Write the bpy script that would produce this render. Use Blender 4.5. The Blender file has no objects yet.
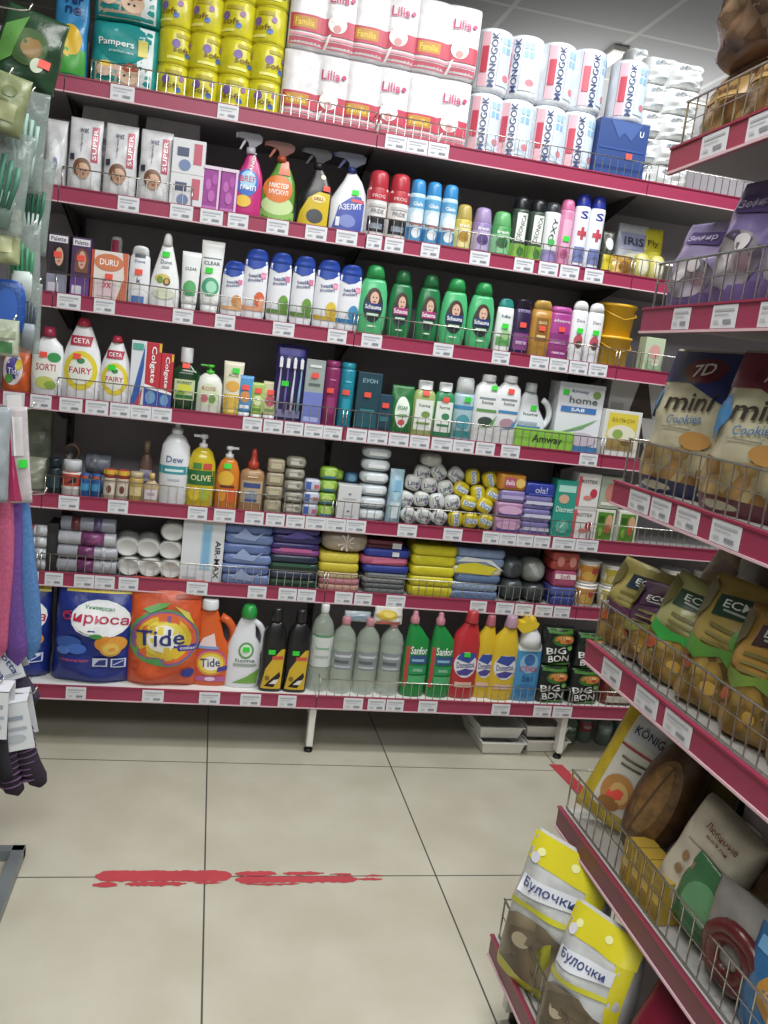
import bpy, bmesh, math, random
from mathutils import Vector, Matrix
COL = bpy.context.scene.collection
rnd = random.Random(7)
PI = math.pi

# ------------------------------------------------------------------ camera model (solved from the photograph)
F = 853.14; YAW, PITCH, ROLL = -0.2136, -0.1718, 0.1241
CAM = Vector((0.0603, -2.7094, 1.3082))
fw = Vector((-math.sin(YAW) * math.cos(PITCH), math.cos(YAW) * math.cos(PITCH), math.sin(PITCH)))
r0 = Vector((math.cos(YAW), math.sin(YAW), 0)); u0 = r0.cross(fw)
RT = r0 * math.cos(ROLL) + u0 * math.sin(ROLL); UP = u0 * math.cos(ROLL) - r0 * math.sin(ROLL)
def proj(p):
    v = Vector(p) - CAM; z = v.dot(fw)
    return 384 + F * v.dot(RT) / z, 512 - F * v.dot(UP) / z
def ray(px, py): return fw * F + RT * (px - 384) - UP * (py - 512)
def hity(px, py, Y):
    v = ray(px, py); return CAM + v * ((Y - CAM.y) / v.y)
def hitx(px, py, X):
    v = ray(px, py); return CAM + v * ((X - CAM.x) / v.x)

# ------------------------------------------------------------------ materials
def lin(s):
    s = s.lstrip('#'); o = []; q = [int(s[i:i + 2], 16) / 255 for i in (0, 2, 4)]; gy = .3 * q[0] + .59 * q[1] + .11 * q[2]
    for c in q:
        c = (c * .87 + gy * .13) * .95 + .02; o.append(c / 12.92 if c <= .04045 else ((c + .055) / 1.055) ** 2.4)
    return o + [1]
MATS = {}
def mt(c, r=.42, metal=0, trans=0, kind='', emit=0, alpha=1):
    k = (c, r, metal, trans, kind, emit, alpha)
    if k in MATS: return MATS[k]
    m = bpy.data.materials.new('surface_' + c.strip('#') + '_' + (kind or 'plain')); m.use_nodes = True
    n = m.node_tree.nodes; l = m.node_tree.links; b = n['Principled BSDF']
    b.inputs['Base Color'].default_value = lin(c); b.inputs['Roughness'].default_value = r; b.inputs['Metallic'].default_value = metal
    if alpha < 1: b.inputs['Alpha'].default_value = alpha
    if trans:
        b.inputs['Transmission Weight'].default_value = trans; b.inputs['IOR'].default_value = 1.25
    if emit:
        b.inputs['Emission Color'].default_value = lin(c); b.inputs['Emission Strength'].default_value = emit
    if kind in ('film', 'cloth', 'wear', 'bread', 'print'):
        tc = n.new('ShaderNodeTexCoord'); nz = n.new('ShaderNodeTexNoise'); l.new(tc.outputs['Object'], nz.inputs['Vector'])
        sc = {'film': 26, 'cloth': 160, 'wear': 9, 'bread': 60, 'print': 55}[kind]
        nz.inputs['Scale'].default_value = sc; nz.inputs['Detail'].default_value = 4
        if kind in ('film', 'cloth', 'bread'):
            bp = n.new('ShaderNodeBump'); bp.inputs['Strength'].default_value = .35 if kind == 'film' else .5
            bp.inputs['Distance'].default_value = .006 if kind == 'film' else .002
            l.new(nz.outputs['Fac'], bp.inputs['Height']); l.new(bp.outputs['Normal'], b.inputs['Normal'])
        mx = n.new('ShaderNodeMix'); mx.data_type = 'RGBA'; mx.blend_type = 'MULTIPLY'
        rp = n.new('ShaderNodeValToRGB'); lo = {'film': .8, 'cloth': .75, 'wear': .88, 'bread': .55, 'print': .45}[kind]
        rp.color_ramp.elements[0].color = (lo, lo, lo, 1); rp.color_ramp.elements[0].position = .35; rp.color_ramp.elements[1].position = .65
        l.new(nz.outputs['Fac'], rp.inputs['Fac']); mx.inputs['Factor'].default_value = 1
        mx.inputs['A'].default_value = lin(c); l.new(rp.outputs['Color'], mx.inputs['B']); l.new(mx.outputs['Result'], b.inputs['Base Color'])
    MATS[k] = m; return m
def film(c): return mt(c, .28, kind='film')
def food(c1, c2, c3, scale=45):
    """small food seen through a clear window of a bag"""
    k = (c1, c2, c3, scale)
    if k in MATS: return MATS[k]
    m = bpy.data.materials.new('food_through_film'); m.use_nodes = True; n = m.node_tree.nodes; l = m.node_tree.links; b = n['Principled BSDF']; b.inputs['Roughness'].default_value = .25
    tc = n.new('ShaderNodeTexCoord'); vo = n.new('ShaderNodeTexVoronoi'); vo.inputs['Scale'].default_value = scale; l.new(tc.outputs['Object'], vo.inputs['Vector'])
    sp = n.new('ShaderNodeSeparateColor'); l.new(vo.outputs['Color'], sp.inputs['Color']); rp = n.new('ShaderNodeValToRGB'); e = rp.color_ramp.elements
    e[0].color = lin(c1); e[0].position = .2; e[1].color = lin(c3); e[1].position = .85; q = e.new(.5); q.color = lin(c2); l.new(sp.outputs['Red'], rp.inputs['Fac'])
    mp = n.new('ShaderNodeMapRange'); mp.inputs['From Max'].default_value = .7 ; mp.inputs['To Min'].default_value = 1.1; mp.inputs['To Max'].default_value = .25; l.new(vo.outputs['Distance'], mp.inputs['Value'])
    mx = n.new('ShaderNodeMix'); mx.data_type = 'RGBA'; mx.blend_type = 'MULTIPLY'; mx.inputs['Factor'].default_value = .8; l.new(rp.outputs['Color'], mx.inputs['A']); l.new(mp.outputs['Result'], mx.inputs['B']); l.new(mx.outputs['Result'], b.inputs['Base Color'])
    MATS[k] = m; return m
WIRE = mt('#c9c6bd', .25, metal=.9)

# ------------------------------------------------------------------ mesh collector
class G:
    def __init__(s): s.v = []; s.f = []; s.mi = []; s.sm = []; s.m = []
    def add(s, vs, fs, m, smooth=False):
        if m not in s.m: s.m.append(m)
        k = s.m.index(m); o = len(s.v); s.v += [tuple(v) for v in vs]
        for f in fs: s.f.append([i + o for i in f]); s.mi.append(k); s.sm.append(smooth)
        return s
    def obj(s, name, parent=None, loc=(0, 0, 0), rot=(0, 0, 0)):
        me = bpy.data.meshes.new(name); me.from_pydata(s.v, [], s.f)
        for m in s.m: me.materials.append(m)
        me.polygons.foreach_set('material_index', s.mi); me.polygons.foreach_set('use_smooth', s.sm); me.update()
        o = bpy.data.objects.new(name, me); COL.objects.link(o); o.parent = parent; o.location = loc; o.rotation_euler = rot
        return o
    def box(s, x0, x1, y0, y1, z0, z1, m, bev=0):
        if bev:
            bm = bmesh.new(); bmesh.ops.create_cube(bm, size=1)
            for v in bm.verts: v.co = Vector(((x0 + x1) / 2 + v.co.x * (x1 - x0), (y0 + y1) / 2 + v.co.y * (y1 - y0), (z0 + z1) / 2 + v.co.z * (z1 - z0)))
            bmesh.ops.bevel(bm, geom=bm.edges[:], offset=bev, segments=2, affect='EDGES', profile=.5)
            bm.verts.index_update(); s.add([v.co[:] for v in bm.verts], [[v.index for v in f.verts] for f in bm.faces], m); bm.free(); return s
        v = [(x, y, z) for z in (z0, z1) for y in (y0, y1) for x in (x0, x1)]
        return s.add(v, [(0, 2, 3, 1), (4, 5, 7, 6), (0, 1, 5, 4), (2, 6, 7, 3), (0, 4, 6, 2), (1, 3, 7, 5)], m)
    def tube(s, pts, r, m, seg=6, rad=None):
        pts = [Vector(p) for p in pts]; vs = []; fs = []
        for i, p in enumerate(pts):
            t = (pts[min(i + 1, len(pts) - 1)] - pts[max(i - 1, 0)]).normalized()
            a = t.orthogonal().normalized() if i == 0 else (pa - t * pa.dot(t)).normalized()
            pa = a; b = t.cross(a); rr = rad[i] if rad else r
            for k in range(seg):
                q = 2 * PI * k / seg; vs.append(p + a * (rr * math.cos(q)) + b * (rr * math.sin(q)))
        for i in range(len(pts) - 1):
            for k in range(seg): fs.append((i * seg + k, i * seg + (k + 1) % seg, (i + 1) * seg + (k + 1) % seg, (i + 1) * seg + k))
        fs.append(tuple(range(seg))[::-1]); fs.append(tuple((len(pts) - 1) * seg + k for k in range(seg)))
        return s.add(vs, fs, m, seg > 4)
    def extr(s, poly, y0, y1, m):
        n = len(poly); vs = [(x, y0, z) for x, z in poly] + [(x, y1, z) for x, z in poly]
        return s.add(vs, [tuple(range(n)), tuple(range(2 * n - 1, n - 1, -1))] + [(i, i + n, (i + 1) % n + n, (i + 1) % n) for i in range(n)], m)
    def rings(s, pr, m, n=2, seg=24, yc=0, smooth=True):      # pr: (z, halfwidth, halfdepth, xcentre)
        vs = []; fs = []
        for z, a, b, xc in pr:
            for k in range(seg):
                q = 2 * PI * k / seg; c, d = math.cos(q), math.sin(q)
                vs.append((xc + a * math.copysign(abs(c) ** (2 / n), c), yc + b * math.copysign(abs(d) ** (2 / n), d), z))
        for i in range(len(pr) - 1):
            for k in range(seg): fs.append((i * seg + k, i * seg + (k + 1) % seg, (i + 1) * seg + (k + 1) % seg, (i + 1) * seg + k))
        s.add(vs, fs, m, smooth); o = len(s.v) - len(vs); k = s.m.index(m)
        s.f += [[o + i for i in range(seg)][::-1], [o + (len(pr) - 1) * seg + i for i in range(seg)]]; s.mi += [k, k]; s.sm += [False, False]
        return s

# ------------------------------------------------------------------ surfaces that print can be laid on
class Surf:
    w = h = d = 1; step = None
    def front(s, x, z): return 0
class RingS(Surf):
    def __init__(s, pr, n, w, h, d): s.pr = pr; s.n = n; s.w = w; s.h = h; s.d = d; s.step = (w / 9, h / 10)
    def front(s, x, z):
        p = s.pr; z = min(max(z, p[0][0]), p[-1][0])
        for i in range(len(p) - 1):
            if p[i][0] <= z <= p[i + 1][0] and p[i + 1][0] > p[i][0]:
                t = (z - p[i][0]) / (p[i + 1][0] - p[i][0]); break
        else: t = 0; i = len(p) - 2
        a, b, xc = [p[i][k] + (p[i + 1][k] - p[i][k]) * t for k in (1, 2, 3)]
        q = min(abs(x - xc) / max(a, 1e-6), .985)
        return s.d / 2 - b * (1 - q ** s.n) ** (1 / s.n)
class FlatS(Surf):
    def __init__(s, w, h, d): s.w = w; s.h = h; s.d = d
class PillS(Surf):
    def __init__(s, w, h, d, style='bag', seed=0): s.w = w; s.h = h; s.d = d; s.style = style; s.k = seed; s.step = (w / 10, h / 10)
    def half(s, x, z):
        u = min(abs(2 * x / s.w), 1); v = min(max(z / s.h, 0), 1)
        a = (1 - u ** 3) ** .5
        if s.style == 'bag': pz = min(1, v / .1) ** .5 * .35 + .65; pz *= min(1, (1 - v) / .45) ** .8; b = a * pz
        elif s.style == 'pack': b = (1 - u ** 5) ** .4 * (1 - abs(2 * v - 1) ** 6) ** .4
        else: b = a * (1 - abs(2 * v - 1) ** 3) ** .6
        wr = 1 + .07 * math.sin(9 * x / s.w + 13 * v + s.k) + .06 * math.sin(19 * v - 9 * x / s.w + 2 * s.k)
        return s.d / 2 * b * wr + .0008
    def front(s, x, z): return s.d / 2 - s.half(x, z)
    def edge(s, v):
        if s.style == 'bag': return 1 - .05 * math.sin(PI * v) - .07 * v * v + .02 * math.sin(11 * v + s.k) * (v > .05)
        if s.style == 'pack': return 1
        return 1 - .04 * math.sin(PI * v)
    def mesh(s, g, m, nx=18, nz=22):
        vs = []; fs = []
        for sd in (-1, 1):
            for j in range(nz + 1):
                v = j / nz
                if s.style == 'pack': v = .5 - .5 * math.cos(PI * v)
                for i in range(nx + 1):
                    u = i / nx - .5
                    if s.style == 'pack': u = -.5 * math.cos(PI * i / nx)
                    x = u * s.w * s.edge(v); vs.append((x, s.d / 2 + sd * s.half(x, v * s.h), v * s.h))
        N = (nx + 1) * (nz + 1)
        for sd in (0, 1):
            for j in range(nz):
                for i in range(nx):
                    a = sd * N + j * (nx + 1) + i; q = (a, a + 1, a + nx + 2, a + nx + 1); fs.append(q if sd == 0 else q[::-1])
        for j in range(nz):
            for i in (0, nx):
                a = j * (nx + 1) + i; q = (a, a + nx + 1, a + nx + 1 + N, a + N); fs.append(q if i == 0 else q[::-1])
        for i in range(nx):
            for j in (0, nz):
                a = j * (nx + 1) + i; q = (a, a + N, a + N + 1, a + 1); fs.append(q if j == 0 else q[::-1])
        g.add(vs, fs, m, True)
class EllS(Surf):
    def __init__(s, w, h, d, n=2.6): s.w = w; s.h = h; s.d = d; s.n = n; s.step = (w / 6, h / 6)
    def front(s, x, z):
        q = min((abs(2 * x / s.w) ** s.n + abs(2 * z / s.h - 1) ** s.n), .97)
        return s.d / 2 - s.d / 2 * (1 - q) ** (1 / s.n)
    def mesh(s, g, m, nu=16, nv=10):
        vs = []; fs = []; e = 2 / s.n; f = lambda t: math.copysign(abs(t) ** e, t)
        for j in range(nv + 1):
            p = -PI / 2 + PI * j / nv
            for i in range(nu):
                q = 2 * PI * i / nu; vs.append((s.w / 2 * f(math.cos(p)) * f(math.cos(q)), s.d / 2 + s.d / 2 * f(math.cos(p)) * f(math.sin(q)), s.h / 2 + s.h / 2 * f(math.sin(p))))
        for j in range(nv):
            for i in range(nu): fs.append((j * nu + i, j * nu + (i + 1) % nu, (j + 1) * nu + (i + 1) % nu, (j + 1) * nu + i))
        g.add(vs, fs, m, True)

# ------------------------------------------------------------------ print (flat shapes and lettering laid on a surface)
TX = {}
def text2d(s):
    if s not in TX:
        cu = bpy.data.curves.new('lettering', 'FONT'); cu.body = s; cu.resolution_u = 2; cu.align_x = 'CENTER'; cu.align_y = 'CENTER'; cu.offset = .012
        o = bpy.data.objects.new('lettering', cu); COL.objects.link(o); bpy.context.view_layer.update()
        me = o.to_mesh(); vs = [v.co.copy() for v in me.vertices]; fs = [list(p.vertices) for p in me.polygons]; o.to_mesh_clear()
        bpy.data.objects.remove(o); bpy.data.curves.remove(cu)
        xs = [v.x for v in vs] or [0]; ys = [v.y for v in vs] or [0]; cx = (min(xs) + max(xs)) / 2; cy = (min(ys) + max(ys)) / 2
        TX[s] = ([(v.x - cx, v.y - cy) for v in vs], fs, max(xs) - min(xs) or 1, max(ys) - min(ys) or 1)
    return TX[s]
def ell(cx, cz, rx, rz, n=18): return [(cx + rx * math.cos(2 * PI * k / n), cz + rz * math.sin(2 * PI * k / n)) for k in range(n)]
def decals(g, S, ds, off=.0006, r=.4):
    """ds: ('r',x0,z0,x1,z1,c) ('e',cx,cz,rx,rz,c) ('p',pts,c) ('t',text,cx,cz,width,height,c,rot) in fractions of the face"""
    for d in ds:
        w, h = S.w, S.h; off += .00035; kind = d[0]; xo = .0016 if kind == 't' and isinstance(S, PillS) else 0
        if kind == 'r': vs = [(d[1] * w, d[2] * h), (d[3] * w, d[2] * h), (d[3] * w, d[4] * h), (d[1] * w, d[4] * h)]; fs = [[0, 1, 2, 3]]; c = d[5]
        elif kind == 'e': vs = [(x * w, z * h) for x, z in ell(*d[1:5])]; fs = [list(range(len(vs)))]; c = d[5]
        elif kind == 'p': vs = [(x * w, z * h) for x, z in d[1]]; fs = [list(range(len(vs)))]; c = d[2]
        else:
            tv, fs, tw, th = text2d(d[1]); q = d[7] if len(d) > 7 else 0; a, b = d[4] * w / tw, d[5] * h / th; c = d[6]
            if abs(abs(q) - 90) < 20: a, b = d[4] * h / tw, d[5] * w / th
            cs, sn = math.cos(math.radians(q)), math.sin(math.radians(q))
            vs = [(d[2] * w + x * a * cs - y * b * sn, d[3] * h + x * a * sn + y * b * cs) for x, y in tv]
        if S.step and kind != 't' or (S.step and len(vs) < 400):
            bm = bmesh.new(); bv = [bm.verts.new((x, 0, z)) for x, z in vs]
            for f in fs:
                try: bm.faces.new([bv[i] for i in f])
                except ValueError: pass
            xs = [x for x, z in vs]; zs = [z for x, z in vs]
            for lo, hi, st, no in ((min(xs), max(xs), S.step[0], (1, 0, 0)), (min(zs), max(zs), S.step[1], (0, 0, 1))):
                if kind == 't' and no[2]: continue
                k = math.floor(lo / st) + 1
                while k * st < hi - 1e-6:
                    bmesh.ops.bisect_plane(bm, geom=bm.verts[:] + bm.edges[:] + bm.faces[:], plane_co=(no[0] * k * st, 0, no[2] * k * st), plane_no=no); k += 1
            bm.verts.index_update(); vs = [(v.co.x, v.co.z) for v in bm.verts]; fs = [[v.index for v in f.verts] for f in bm.faces]; bm.free()
        m = c if not isinstance(c, str) else mt(c, r)
        g.add([(x, S.front(x, z) - off - xo, z) for x, z in vs], fs, m, bool(S.step))
    return g

# ------------------------------------------------------------------ things
def thing(name):
    o = bpy.data.objects.new(name, None); o.empty_display_size = .02; COL.objects.link(o); return o
def tag(o, label, cat, group=None):
    o['label'] = label; o['category'] = cat
    if group: o['group'] = group
    return o
def copy_tree(o, parent=None):
    c = o.copy(); COL.objects.link(c); c.parent = parent
    for ch in list(CH.get(o.name, [])): copy_tree(ch, c)
    return c
CH = {}
def remember(o):
    for ch in o.children: CH.setdefault(o.name, []).append(ch); remember(ch)
def sticker(S, x, z, c, parent, sx=.011, sz=.008):
    g = G(); w, h = S.w, S.h
    decals(g, S, [('r', x - sx / w, z - sz / h, x + sx / w, z + sz / h, c)], off=.0045, r=.6)
    o = g.obj('price_sticker', parent); return o
RED, GRN = '#ff4a3a', '#22e02a'
# ------------------------------------------------------------------ the shop
def struct(o): o['kind'] = 'structure'; return o
TXO, TYO = .1463, -.7491
def floor_mat():
    m = bpy.data.materials.new('large_beige_floor_tiles'); m.use_nodes = True; n = m.node_tree.nodes; l = m.node_tree.links; b = n['Principled BSDF']
    tc = n.new('ShaderNodeTexCoord'); mp = n.new('ShaderNodeMapping'); mp.inputs['Location'].default_value = (-TXO, -TYO, 0); l.new(tc.outputs['Object'], mp.inputs['Vector'])
    br = n.new('ShaderNodeTexBrick'); br.offset = 0; br.inputs['Scale'].default_value = 1; br.inputs['Brick Width'].default_value = .6; br.inputs['Row Height'].default_value = .6
    br.inputs['Mortar Size'].default_value = .0022; br.inputs['Mortar Smooth'].default_value = .1; br.inputs['Bias'].default_value = 0
    br.inputs['Color1'].default_value = lin('#c6c0ab'); br.inputs['Color2'].default_value = lin('#c9c3af'); br.inputs['Mortar'].default_value = lin('#4e4c45')
    l.new(mp.outputs['Vector'], br.inputs['Vector'])
    nz = n.new('ShaderNodeTexNoise'); nz.inputs['Scale'].default_value = 5; nz.inputs['Detail'].default_value = 6; l.new(tc.outputs['Object'], nz.inputs['Vector'])
    rp = n.new('ShaderNodeValToRGB'); rp.color_ramp.elements[0].color = (.88, .87, .84, 1); rp.color_ramp.elements[0].position = .35; rp.color_ramp.elements[1].position = .65
    l.new(nz.outputs['Fac'], rp.inputs['Fac'])
    mx = n.new('ShaderNodeMix'); mx.data_type = 'RGBA'; mx.blend_type = 'MULTIPLY'; mx.inputs['Factor'].default_value = 1
    l.new(br.outputs['Color'], mx.inputs['A']); l.new(rp.outputs['Color'], mx.inputs['B']); l.new(mx.outputs['Result'], b.inputs['Base Color'])
    b.inputs['Roughness'].default_value = .33; return m
g = G(); g.box(-4, 5, -5, 5, -.05, 0, floor_mat()); struct(g.obj('floor'))
def ceil_mat():
    m = bpy.data.materials.new('grey_panel_ceiling'); m.use_nodes = True; n = m.node_tree.nodes; l = m.node_tree.links; b = n['Principled BSDF']
    tc = n.new('ShaderNodeTexCoord'); br = n.new('ShaderNodeTexBrick'); br.offset = 0; br.inputs['Scale'].default_value = 1
    br.inputs['Brick Width'].default_value = .6; br.inputs['Row Height'].default_value = .6; br.inputs['Mortar Size'].default_value = .012
    br.inputs['Color1'].default_value = lin('#a2a4a8'); br.inputs['Color2'].default_value = lin('#a6a8ac'); br.inputs['Mortar'].default_value = lin('#c2c4c1')
    l.new(tc.outputs['Object'], br.inputs['Vector']); l.new(br.outputs['Color'], b.inputs['Base Color']); b.inputs['Roughness'].default_value = .8; return m
g = G(); g.box(-4, 5, -5, 5, 2.9, 2.95, ceil_mat()); struct(g.obj('ceiling'))
wm = mt('#b9b6ae', .8, kind='wear')
for nm, a in (('wall_back', (-4, 5, 5, 5.05)), ('wall_front', (-4, 5, -5.05, -5)), ('wall_left', (-4.05, -4, -5, 5)), ('wall_right', (5, 5.05, -5, 5))):
    g = G(); g.box(a[0], a[1], a[2], a[3], 0, 2.95, wm); struct(g.obj(nm))

# red tape worn onto the floor
g = G(); R = random.Random(3); m = mt('#cc3a44', .6, kind='wear'); n = 90; x0, x1, yc = -.115, .607, -.757
def streak(a, b, lo, hi):
    """one torn streak of tape: lo and hi give its edges along the run"""
    vs = []; k0, k1 = int(a * n), int(b * n)
    for i in range(k0, k1 + 1):
        t = i / n; e = min(1, (i - k0) / 3 + .25, (k1 - i) / 3 + .25); mid = (lo + hi) / 2; hf = (hi - lo) / 2 * e; x = x0 + (x1 - x0) * t + R.uniform(-.002, .002)
        vs += [(x, yc + mid - hf + R.uniform(-.003, .003), .0012), (x, yc + mid + hf + R.uniform(-.002, .002), .0012)]
    g.add(vs, [(2 * i, 2 * i + 2, 2 * i + 3, 2 * i + 1) for i in range(k1 - k0)], m)
streak(0, .46, -.012, .032); streak(0, .08, -.034, -.014); streak(.1, .3, -.03, -.014); streak(.33, .43, -.024, -.014)
streak(.47, .9, -.02, .006); streak(.47, .62, .009, .028); streak(.64, .78, .012, .026); streak(.8, .88, .01, .018); streak(.9, .99, -.012, -.002); streak(.93, 1, .004, .012); streak(.5, .7, -.03, -.022)
tag(g.obj('floor_tape'), 'worn red tape strip stuck along a grout line on the beige floor', 'floor tape')
g = G(); g.add([(1.325, -.105, .0012), (1.375, -.105, .0012), (1.39, -.30, .0012), (1.345, -.31, .0012)], [(0, 3, 2, 1)], m)
tag(g.obj('floor_tape'), 'short red tape piece on the floor beyond the right-hand shelving', 'floor tape')

# ------------------------------------------------------------------ shelving
ZB = dict(A=1.9434, B=1.6459, C=1.3479, D=1.0469, E=.749, F=.5041, G=.1652)
ROWS = 'ABCDEFG'; BAND = .046; SURF = .038
PLACE = dict(A='top shelf', B='second shelf', C='third shelf', D='fourth shelf', E='fifth shelf', F='sixth shelf', G='bottom shelf')
FY = {k: (-.078 if k == 'G' else 0.) for k in ROWS}
PINK = mt('#a62d50', .35); PINKD = mt('#9c2446', .35)
WHITE = mt('#e8e6df', .4); DARK = mt('#b4acb4', .7); GREYM = mt('#8f8f8c', .45); UNDER = mt('#8a8688', .6)  # UNDER is greyer than BOARD: shade beneath the shelves put into the colour
BOARD = mt('#eceae4', .35)
J = [-.4158, .4831, 1.382, 2.281]
def fence(g, x0, x1, y, z, h=.062, sp=.026):
    g.tube([(x0, y, z + h), (x1, y, z + h)], .0019, WIRE, 5); g.tube([(x0, y, z + .004), (x1, y, z + .004)], .0016, WIRE, 4)
    n = max(2, round((x1 - x0) / sp))
    for i in range(n + 1):
        x = x0 + (x1 - x0) * i / n; g.tube([(x, y + .0025, z), (x, y + .0025, z + h)], .0014, WIRE, 4)
    for x in (x0, x1): g.tube([(x, y, z), (x, y, z + h), (x, y + .05, z + h)], .002, WIRE, 5)
def strip(g, x0, x1, y, z, h=BAND):
    g.extr([(0, 0), (0, 0), (0, 0)], 0, 0, PINK) if False else None
    # a plastic channel: body, a lip above and a lip below
    g.box(x0, x1, y - .004, y + .002, z, z + h, PINK); g.box(x0, x1, y - .007, y - .004, z + h - .004, z + h, PINKD); g.box(x0, x1, y - .007, y - .004, z, z + .0035, mt('#e2b9c2', .4))
def bay(x0, x1, name_label, fences, leftend=False, rightend=False):
    r = thing('shelving_unit'); r.location = ((x0 + x1) / 2, .2, 0); ox, oy = -(x0 + x1) / 2, -.2
    def P(g, nm, par=r):
        o = g.obj(nm, par); 
        if par is r: o.location = (ox, oy, 0)
        return o
    g = G(); g.box(x0 + .002, x1 - .002, .40, .415, .12, 2.2, DARK); P(g, 'back_panel')
    for x in ([x0 + .012] if not rightend else [x0 + .012, x1 - .012]):
        g = G(); g.box(x - .01, x + .01, .372, .399, 0, 2.25, mt('#3a3638', .5))
        for k in range(28): g.box(x - .004, x + .004, .3705, .372, .2 + k * .07, .23 + k * .07, mt('#0c0b0c', .8))
        P(g, 'upright')
    for k in ROWS:
        z = ZB[k] + SURF; y = FY[k]
        g = G(); g.box(x0 + .001, x1 - .001, y + .003, .398, z - .026, z - .001, UNDER); g.box(x0 + .001, x1 - .001, y + .003, .398, z - .001, z, BOARD if k in 'AG' else mt('#a5a2a0', .4))
        s = P(g, 'shelf')
        g = G(); strip(g, x0 + .0015, x1 - .0015, y, ZB[k]); P(g, 'price_strip', s)
        for a, b in fences.get(k, []):
            a = max(a, x0 + .006); b = min(b, x1 - .006)
            if b - a > .05:
                g = G(); fence(g, a, b, y + .006, z); P(g, 'wire_fence', s)
        if k != 'G':
            for x in (x0 + .004, x1 - .006):
                g = G(); g.extr([(0, 0), (0, -.07), (.02, -.07), (.3, -.0)], 0, .002, mt('#55514f', .5)); b = g.obj('bracket', s); b.rotation_euler = (0, 0, -PI / 2); b.location = (x, .37, z - .027)
    g = G(); g.box(x0 + .001, x1 - .001, -.02, -.005, .10, .125, DARK) if False else None
    for x in ([x0, x1] if rightend else [x0]):
        if x < -.3: continue
        g = G(); xx = x - .004
        g.extr([(-.012, .0), (.012, .0), (.012, 0), (-.012, 0)], 0, 0, WHITE) if False else None
        g.box(xx - .011, xx + .011, -.066, .38, .125, .163, WHITE)
        g.box(xx - .011, xx + .011, -.066, -.03, .022, .125, WHITE, .003); g.tube([(xx, -.048, 0), (xx, -.048, .008), (xx, -.048, .009), (xx, -.048, .022)], .012, mt('#111111', .5), 12, [.015, .015, .008, .008])
        P(g, 'foot_leg')
    tag(r, name_label, 'shelving unit', None); return r
def fx(px, row): return hity(px, {'A': 120, 'B': 220, 'C': 330, 'D': 430, 'E': 520, 'F': 600, 'G': 700}[row], 0).x
full = [(-.42, 2.3)]
FN = {'A': [(fx(88, 'A'), .478), (.488, 2.2)], 'B': [(fx(40, 'B'), fx(190, 'B')), (.49, 2.2)], 'C': [(-.41, 1.2), (1.2, 2.2)], 'D': [(fx(55, 'D'), .478), (.488, 2.2)], 'E': full, 'F': full, 'G': [(.49, 2.2)]}
UNITS = [bay(J[0] - .9, J[0], 'red-stripped shelving bay at far left, mostly behind the hanging sock rack', {k: [(-1.3, J[0])] for k in 'F'}),
         bay(J[0], J[1], 'left of the main wall shelving bays, seven shelves with detergent bags at bottom', FN),
         bay(J[1], J[2], 'middle wall shelving bay, seven shelves with green shampoo and toilet cleaners', FN),
         bay(J[2], J[3], 'right-hand wall shelving bay partly hidden behind the biscuit shelving', FN, rightend=True)]

# price tags in the strips
def tag_mesh(w, h):
    g = G(); g.box(-w / 2, w / 2, -.0012, 0, 0, h, mt('#dfe0e6', .45), .0005); S = FlatS(w, h, 0)
    decals(g, S, [('r', -.4, .72, .4, .82, '#b0b3bc'), ('r', -.38, .56, .2, .61, '#bfc2c9'), ('r', .02, .2, .34, .36, '#8b8e98'), ('r', -.36, .24, -.15, .34, '#c0c3ca')], off=.0016)
    return g
TAGW = {}
def price_tags(row, spans, first=None):
    n = sum(s[2] if len(s) > 2 else 1 for s in spans); i = 0
    for s in spans:
        c = s[2] if len(s) > 2 else 1
        for k in range(c):
            a = s[0] + (s[1] - s[0]) * k / c; b = s[0] + (s[1] - s[0]) * (k + 1) / c
            yp = proj((0, 0, ZB[row]))[1]; X = None; z = ZB[row] + BAND / 2; y = FY[row] - .0045
            x = 0
            for _ in range(3):
                py = proj((x, y, z))[1]; x = hity((a + b) / 2, py, y).x
            w = min((b - a) / (proj((x + .5, y, z))[0] - proj((x - .5, y, z))[0]) * 1.0, .085) * .96
            key = round(w / .006)
            if key not in TAGW: o = tag_mesh(key * .006, .041).obj('price_tag'); TAGW[key] = o
            else: o = TAGW[key].copy(); COL.objects.link(o)
            o.location = (x, y - .0022, ZB[row] + .0025)
            tag(o, 'white price tag, %s from left on the red strip of the %s' % (ORD[i], PLACE[row]), 'price tag', 'white price tags on the wall shelving strips')
            i += 1
ORD = ['first', 'second', 'third', 'fourth', 'fifth', 'sixth', 'seventh', 'eighth', 'ninth', 'tenth', 'eleventh', 'twelfth', 'thirteenth', 'fourteenth', 'fifteenth', 'sixteenth', 'seventeenth', 'eighteenth', 'nineteenth', 'twentieth', 'twenty-first']
price_tags('A', [(110, 135), (217, 239), (385, 449, 3)])
price_tags('B', [(117, 140), (170, 193), (200, 223), (227, 249), (266, 289), (305, 327), (335, 358), (366, 382), (384, 404), (420, 440), (469, 490), (513, 534), (538, 558), (559, 579), (584, 603)])
price_tags('C', [(57, 81), (93, 116), (172, 194), (215, 235), (272, 295), (327, 347), (361, 382), (433, 453), (491, 510), (529, 588, 3), (588, 607)])
price_tags('D', [(3, 25), (30, 52), (59, 83), (85, 109), (110, 172, 3), (242, 304, 3), (304, 342, 2), (346, 430, 4), (431, 474, 2), (475, 495), (500, 520), (579, 597)])
price_tags('E', [(58, 80), (107, 129), (187, 208), (214, 235), (244, 264), (265, 366, 5), (397, 417), (443, 462), (482, 550, 4), (552, 598, 2)])
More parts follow.
